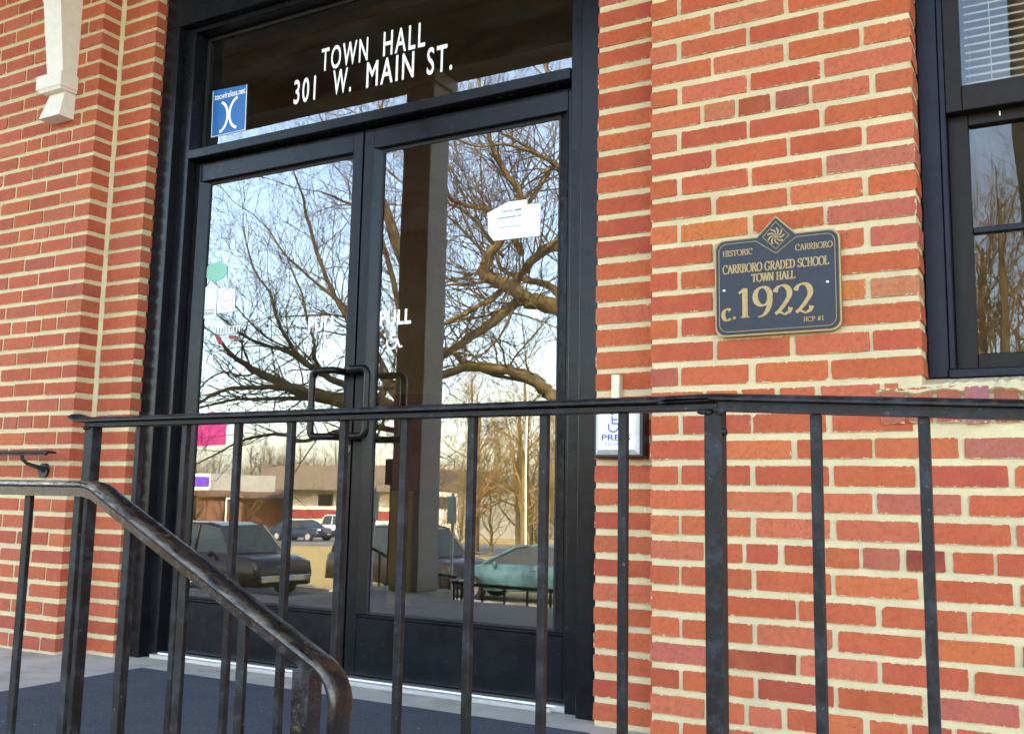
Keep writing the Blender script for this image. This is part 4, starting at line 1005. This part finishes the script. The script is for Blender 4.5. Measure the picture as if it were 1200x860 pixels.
put_tree('woodland_tree','pale golden bare tree at the right edge of the right door glass',GT[2],-19.6,-39.0,1.0,4.0,'golden trees across the lawn')
GW=[bare_tree(140+i,13,.20,M['gold_twig'],M['gold_bark'],.40,4,(3,5),low=.12) for i in range(3)]
GB=[bare_tree(150+i,4.5,.07,M['gold_twig'],M['gold_bark'],.6,4,(3,4),low=.02) for i in range(3)]
wood('golden_woodland',GW,[(x,y,q.uniform(.75,1.05),q.uniform(0,6.28)) for x,y in ((-31.5,-42.0),(-27.3,-46.2),(-23.4,-44.8),(-21.2,-43.6),(-19.6,-46.5),(-28.5,-43.5),(-24.6,-42.5),(-17.5,-42.0),(-30.5,-47.0),(-22.0,-47.5),(-26.5,-50.0),(-17,-45),(-24,-40.5),(-20.8,-41))]+[(x,y,1.5,x) for x,y in ((-6.5,-39),(-4.6,-37),(-3.4,-41),(-2.0,-38),(-.6,-38),(-2.8,-45))],(M['gold_bark'],M['gold_twig']))
wood('golden_underbrush',GB,[(-34+k*1.3+q.uniform(-.4,.4),-45.5-q.uniform(0,3),q.uniform(.8,1.25),q.uniform(0,6.28)) for k in range(14)],(M['gold_bark'],M['gold_twig']))
TT=[bare_tree(60+i,11,.2,M['grey_twig'],M['bark'],.45,3,(4,6)) for i in range(3)]
wood('distant_treeline',TT,[(-118+k*1.6+q.uniform(-1,1),-86-q.uniform(0,20),q.uniform(.85,1.25),q.uniform(0,6.28)) for k in range(74)],(M['bark'],M['grey_twig']))
BT=[bare_tree(80+i,5.5,.10,M['gold_twig'],M['gold_bark'],.6,4,(3,4),low=.02) for i in range(2)]
wood('golden_thicket',BT,[(x,y,s_,q.uniform(0,6.28)) for x,y,s_ in ((-66,-58.5,1.0),(-70,-62,.95),(-62.5,-61,.9),(-74,-60,.8),(-67.5,-60,1.0),(-62,-58,.8))],(M['gold_bark'],M['gold_twig']))
# big trunk added so the window reflects dark at its right
WT=bare_tree(120,14,.42,M['twig'],M['bark'],.25,4,(3,5),low=.62)
put_tree('added_trunk','thick tree trunk added to darken the right of the window reflection',WT,-.05,-7.4,1.0,.6,None)
# shrub at the walkway
def shrub(x,y,z,s,seed,label):
    q=random.Random(seed); t=thing('shrub',label,'shrub',(x,y,z)); st=MB(); lf=MB()
    for k in range(9):
        d=(rv(q)*Vector((1,1,.2))*.6+Vector((0,0,1))).normalized(); p=Vector((x,y,z)); e=p+d*s*q.uniform(.7,1); st.tube([p,p.lerp(e,.5)+rv(q)*.05,e],[.012,.009,.004],4)
        for j in range(60):
            c=p.lerp(e,q.uniform(.25,1.05))+rv(q)*s*.22*q.random(); a=rv(q); b=a.cross(rv(q)).normalized(); w_=q.uniform(.015,.03)
            lf.add([c-a*w_*1.6,c+b*w_*.6,c+a*w_*1.6,c-b*w_*.6],[(0,1,2,3)])
    st.build('stem',M['bark'],t); lf.build('leaves',M['leaf'],t)
M['leaf']=simple('green_leaf',(.10,.13,.03),.5,var=.5,scale=15)
shrub(-3.25,-4.9,-1.6,1.45,3,'leafy green shrub at the foot of the walkway railing')

# ------------------------------------------------------------------ railings, posts and signs in front of the landing
wr2=thing('walkway_railing','thin low black railing along the walkway round the porch column','railing',(-3.5,-2.8,-.62))
P=[(-5.0,-2.98,.255),(-4.66,-2.98,.25),(-4.32,-2.97,.11),(-3.86,-2.93,.085),(-3.72,-2.62,.08),(-1.95,-2.60,.06)]
m=MB(); m.tube(P,.012,8); m.build('top_rail',M['iron'],wr2)
def along(P,s):
    for a,b in zip(P[:-1],P[1:]):
        a,b=Vector(a),Vector(b); l=(b-a).length
        if s<=l: return a.lerp(b,s/l)
        s-=l
    return Vector(P[-1])
s=.06
while s<3.4:
    p=along(P,s); MB().box(p.x-.006,p.x+.006,p.y-.006,p.y+.006,-.62,p.z-.012).build('baluster',M['iron'],wr2); s+=.17
pd=thing('bollard_post','black post with a box head near the walkway railing','post',(-4.56,-3.095,-.62))
MB().rbox(-4.60,-4.53,-3.13,-3.06,-.62,.74,.004).build('post',M['black'],pd)
MB().rbox(-4.625,-4.455,-3.15,-3.02,.741,.94,.008).build('box_head',M['black'],pd)
M['sign_green']=simple('grey_green_sign',(.32,.44,.38),.5); M['steel']=simple('galvanised_steel',(.38,.38,.37),.45,metal=.5)
def sign(x,y,z0,z1,w,label):
    t=thing('street_sign',label,'sign',(x,y,gz(y)),0)
    MB().cyl((x,y,gz(y)-.05),(0,0,1),.022,z1-gz(y)+.1,8).build('pole',M['steel'],t)
    MB().rbox(x-w/2,x+w/2,y+.024,y+.034,z0,z1,.002).build('plate',M['sign_green'],t)
sign(-8.64,-8.2,.33,.71,.17,'small grey green sign on a thin pole seen left of the column')
sign(-7.67,-8.75,.28,.66,.15,'small grey green sign on a thin pole seen right of the column')
fp=thing('flagpole','slender white flagpole standing before the golden trees','pole',(-20.15,-33.9,gz(-33.9)))
MB().tube([(-20.15,-33.9,gz(-33.9)),(-20.15,-33.9,6.2)],[.05,.03],8).build('pole',M['white_paint'],fp); MB().ball((-20.15,-33.9,6.25),.07,8,6).build('finial',M['gold'],fp)
MB().add([(-20.15,-33.9,4.0),(-20.13,-33.7,3.9),(-20.1,-33.55,2.7),(-20.15,-33.82,2.5),(-20.17,-33.93,4.0),(-20.15,-33.73,3.9),(-20.12,-33.58,2.7),(-20.17,-33.85,2.5)],[(0,1,2,3),(7,6,5,4),(4,5,1,0),(5,6,2,1),(6,7,3,2),(7,4,0,3)]).build('furled_flag',M['white_paint'],fp)
lp=thing('lamp_post','thin white pole by the road beyond the lawn','pole',(-44.9,-41.2,gz(-41.2)))
MB().tube([(-44.9,-41.2,gz(-41.2)),(-44.9,-41.2,.25)],.05,6).build('pole',M['white_paint'],lp); MB().box(-44.9,-44.3,-41.25,-41.15,.25,.32).build('arm',M['white_paint'],lp)

# ------------------------------------------------------------------ cars
M['rubber']=simple('tyre_rubber',(.02,.02,.02),.8); M['chrome']=simple('chrome',(.75,.75,.75),.15,metal=1,var=.02); M['car_glass']=simple('car_glass',(.022,.028,.024),.05,var=.1)
M['headlight']=simple('headlight_lens',(.75,.78,.78),.1); M['tail_red']=simple('tail_light',(.4,.02,.02),.2); M['plate_blue']=simple('licence_plate',(.35,.42,.62),.5)
def paint(name,c):
    m,t,b=newmat(name); b.inputs['Base Color'].default_value=(*c,1); b.inputs['Roughness'].default_value=.28; b.inputs['Coat Weight'].default_value=.1; b.inputs['Specular IOR Level'].default_value=.35; b.inputs['Coat Roughness'].default_value=.05; b.inputs['Metallic'].default_value=.0; return m
def car(label,m,x,y,rz,kind,L=4.5,W=1.78,group=None,name='parked_car',cat='car'):
    t=bpy.data.objects.new(name,None); COL.objects.link(t); tag(t,label,cat,group)
    if kind=='suv':
        prof=[(-.50,.30),(-.50,.62),(-.49,.95),(-.46,1.02),(.16,1.05),(.40,.99),(.485,.86),(.50,.60),(.49,.30)]
        roof=[(-.45,1.02),(-.42,1.62),(-.36,1.74),(.08,1.76),(.16,1.70),(.285,1.04)]; H=1.76
    else:
        prof=[(-.50,.30),(-.50,.60),(-.485,.86),(-.44,.93),(-.36,.95),(.18,.96),(.38,.86),(.47,.74),(.50,.55),(.49,.28)]
        roof=[(-.40,.93),(-.27,1.30),(-.17,1.40),(.0,1.42),(.07,1.38),(.25,.95)]; H=1.42
    hw=W/2
    def loft(P,ins):       # rings across the car width: rounded shoulders
        vs_=[]; n=len(P); cx_=sum(p[0] for p in P)/n; cz_=sum(p[1] for p in P)/n
        for yy,k in ins:
            vs_+=[((cx_+(p[0]-cx_)*k)*L,yy*hw,cz_+(p[1]-cz_)*k) for p in P]
        fs_=[tuple(range(n))]
        for j in range(len(ins)-1): fs_+=[(j*n+i,(j+1)*n+i,(j+1)*n+(i+1)%n,j*n+(i+1)%n) for i in range(n)]
        fs_.append(tuple(range((len(ins)-1)*n+n-1,(len(ins)-1)*n-1,-1)))
        return vs_,fs_
    b=MB(); v,f=loft(prof,[(-1,.93),(-.96,.98),(-.80,1),(.80,1),(.96,.98),(1,.93)]); b.add(v,f,True)
    bo=b.build('body',m,t)
    # cabin: roof and pillars in body colour, glass between
    zs=[p[1] for p in roof]; zb=min(zs)
    def tp(p,s): # tumblehome
        k=(p[1]-zb)/(H-zb); return (p[0]*L,s*hw*(.93-.17*k),p[1])
    g=MB(); n=len(roof); vs_=[tp(p,-1) for p in roof]+[tp(p,1) for p in roof]
    g.add(vs_,[tuple(range(n)),tuple(range(2*n-1,n-1,-1))]+[(i,i+n,(i+1)%n+n,(i+1)%n) for i in range(n)]); g.build('windows',M['car_glass'],t)
    r=MB(); top=[p for p in roof if p[1]>H-.08]; vs_=[]
    pr_=[(p[0],p[1]+.012) for p in roof if p[1]>H-.13]
    vs_=[tp(p,-1.02) for p in pr_]+[tp(p,1.02) for p in pr_]; k=len(pr_)
    r.add(vs_+[(a[0],a[1],a[2]-.05) for a in vs_],[(i,i+1,i+1+k,i+k) for i in range(k-1)]+[(i,i+2*k,i+1+2*k,i+1) for i in range(k-1)]+[(i+k,i+1+k,i+1+3*k,i+3*k) for i in range(k-1)])
    for s in (-1,1):
        for a,b2 in ((roof[0],roof[1]),(roof[1],roof[2]),(roof[-1],roof[-2]),(roof[-2],roof[-3])):
            A=Vector(tp(a,s*1.015)); B=Vector(tp(b2,s*1.015)); r.tube([A,B],.04,5)
        for fx in ((-.10,) if kind!='suv' else (-.22,.02)):
            r.tube([tp((fx,zb),s*1.012),tp((fx-.01,H-.03),s*1.012)],.04,4)
    r.build('roof',m,t)
    for wx in (-.31,.31):
        for s in (-1,1):
            wm=MB(); wm.tube([(wx*L,s*(hw-.20),.33),(wx*L,s*(hw+.012),.33)],[.33,.33],18); w_=wm.build('wheel',M['rubber'],t)
            rm=MB(); rm.cyl((wx*L,s*(hw+.0125),.33),(0,s,0),.20,.012,14); rm.build('rim',M['steel'],w_)
    for s in (-1,1):
        h=MB(); h.ball((.455*L,s*hw*.70,.74),.17,10,7,(.55,.9,.62)); h.build('headlight',M['headlight'],t)
        h=MB(); h.ball((-.49*L,s*hw*.74,.78),.13,8,6,(.4,.8,.9)); h.build('tail_light',M['tail_red'],t)
        mm=MB(); mm.ball((.17*L,s*(hw+.09),1.02 if kind=='suv' else .96),.1,8,6,(.5,.9,.75)); mm.build('side_mirror',m,t)
        hd=MB(); hd.rbox(-.06*L,-.06*L+.16,min(s*hw*.985,s*hw*1.01),max(s*hw*.985,s*hw*1.01),.80,.83,.004); hd.build('door_handle',M['chrome'],t)
    bu=MB(); bu.rbox(.485*L,.485*L+.08,-hw*.86,hw*.86,.40,.56,.02); bu.build('bumper',M['chrome'] if kind=='suv' else m,t)
    bu=MB(); bu.rbox(.485*L+.081,.485*L+.09,-.16,.16,.42,.52,.003); bu.build('licence_plate',M['plate_blue'],t)
    gl=MB()
    for k in range(4): gl.box(.478*L,.492*L,-hw*.42,hw*.42,.60+.05*k,.622+.05*k)
    gl.build('grille',M['chrome'],t)
    t.location=(x,y,gz(y)); t.rotation_euler=(0,0,rz); return t
car('dark maroon sport utility car parked behind the stair railing reflection',paint('maroon_paint',(.022,.010,.008)),-19.1,-15.6,R(4),'suv',4.9,1.88,'cars parked before the hall')
car('dark brown sport utility car between the column and the teal car',paint('brown_paint',(.03,.022,.014)),-15.6,-19.0,R(8),'suv',4.7,1.85,'cars parked before the hall')
car('pale teal car with chrome grille reflected at the right of the right door',paint('teal_paint',(.11,.225,.23)),-12.0,-19.6,R(172),'sedan',4.6,1.80,'cars parked before the hall')
car('small dark blue car on the road beyond the lawn',paint('dark_blue_paint',(.012,.018,.04)),-46.0,-49.5,R(2),'sedan',4.6,1.8,'cars beyond the lawn')
car('white car behind the small dark blue car',paint('white_car_paint',(.70,.70,.68)),-47.2,-56,R(4),'suv',4.6,1.8,'cars beyond the lawn')
# ------------------------------------------------------------------ low buildings beyond the road
M['white_wall']=simple('white_block_wall',(.6,.56,.45),.8,var=.06,scale=.8); M['red_band']=simple('dark_red_band',(.22,.03,.03),.7); M['fascia']=simple('grey_fascia',(.13,.10,.075),.8); M['purple']=simple('purple_band',(.09,.03,.34),.5)
lb=thing('low_building','long low white building with a dark red band and grey flat roof','building',(-55,-70,gz(-70)))
z0=gz(-70)
MB().box(-63,-45,-82,-67.5,z0-.3,1.0).build('wall',M['white_wall'],lb)
MB().box(-63.1,-52.0,-67.49,-67.44,-1.55,-.75).build('red_band',M['red_band'],lb)
MB().box(-65,-50,-83,-65.2,1.0,3.2).build('flat_roof',M['fascia'],lb)
for x in (-60,-56,-51,-47.5): MB().box(x,x+1.6,-67.43,-67.40,-.4,.6).build('window',M['car_glass'],lb)
cn=thing('canopy','white canopy with a purple band on posts left of the low building','canopy',(-60,-51,gz(-51)))
MB().box(-68,-55.5,-57,-50,.75,2.0).build('canopy_roof',M['white_wall'],cn)
m=MB(); m.box(-68.03,-55.6,-49.99,-49.95,1.0,1.75); m.build('purple_band',M['purple'],cn)
for x in (-66,-57): MB().box(x,x+.35,-54,-53.6,gz(-51)-.2,.749).build('post',M['white_wall'],cn)
hs=thing('brown_house','dark reddish brown low house behind the purple canopy','house',(-75,-66,gz(-66)))
MB().box(-86,-66,-74,-64,gz(-66)-.3,.2).build('wall',simple('brown_brick_wall',(.22,.10,.06),.9),hs)
m=MB(); m.prism([(-87,.2),(-65,.2),(-70,2.3),(-82,2.3)],-74.5,-63.4); m.build('roof',simple('brown_shingle',(.15,.09,.06),.9),hs)
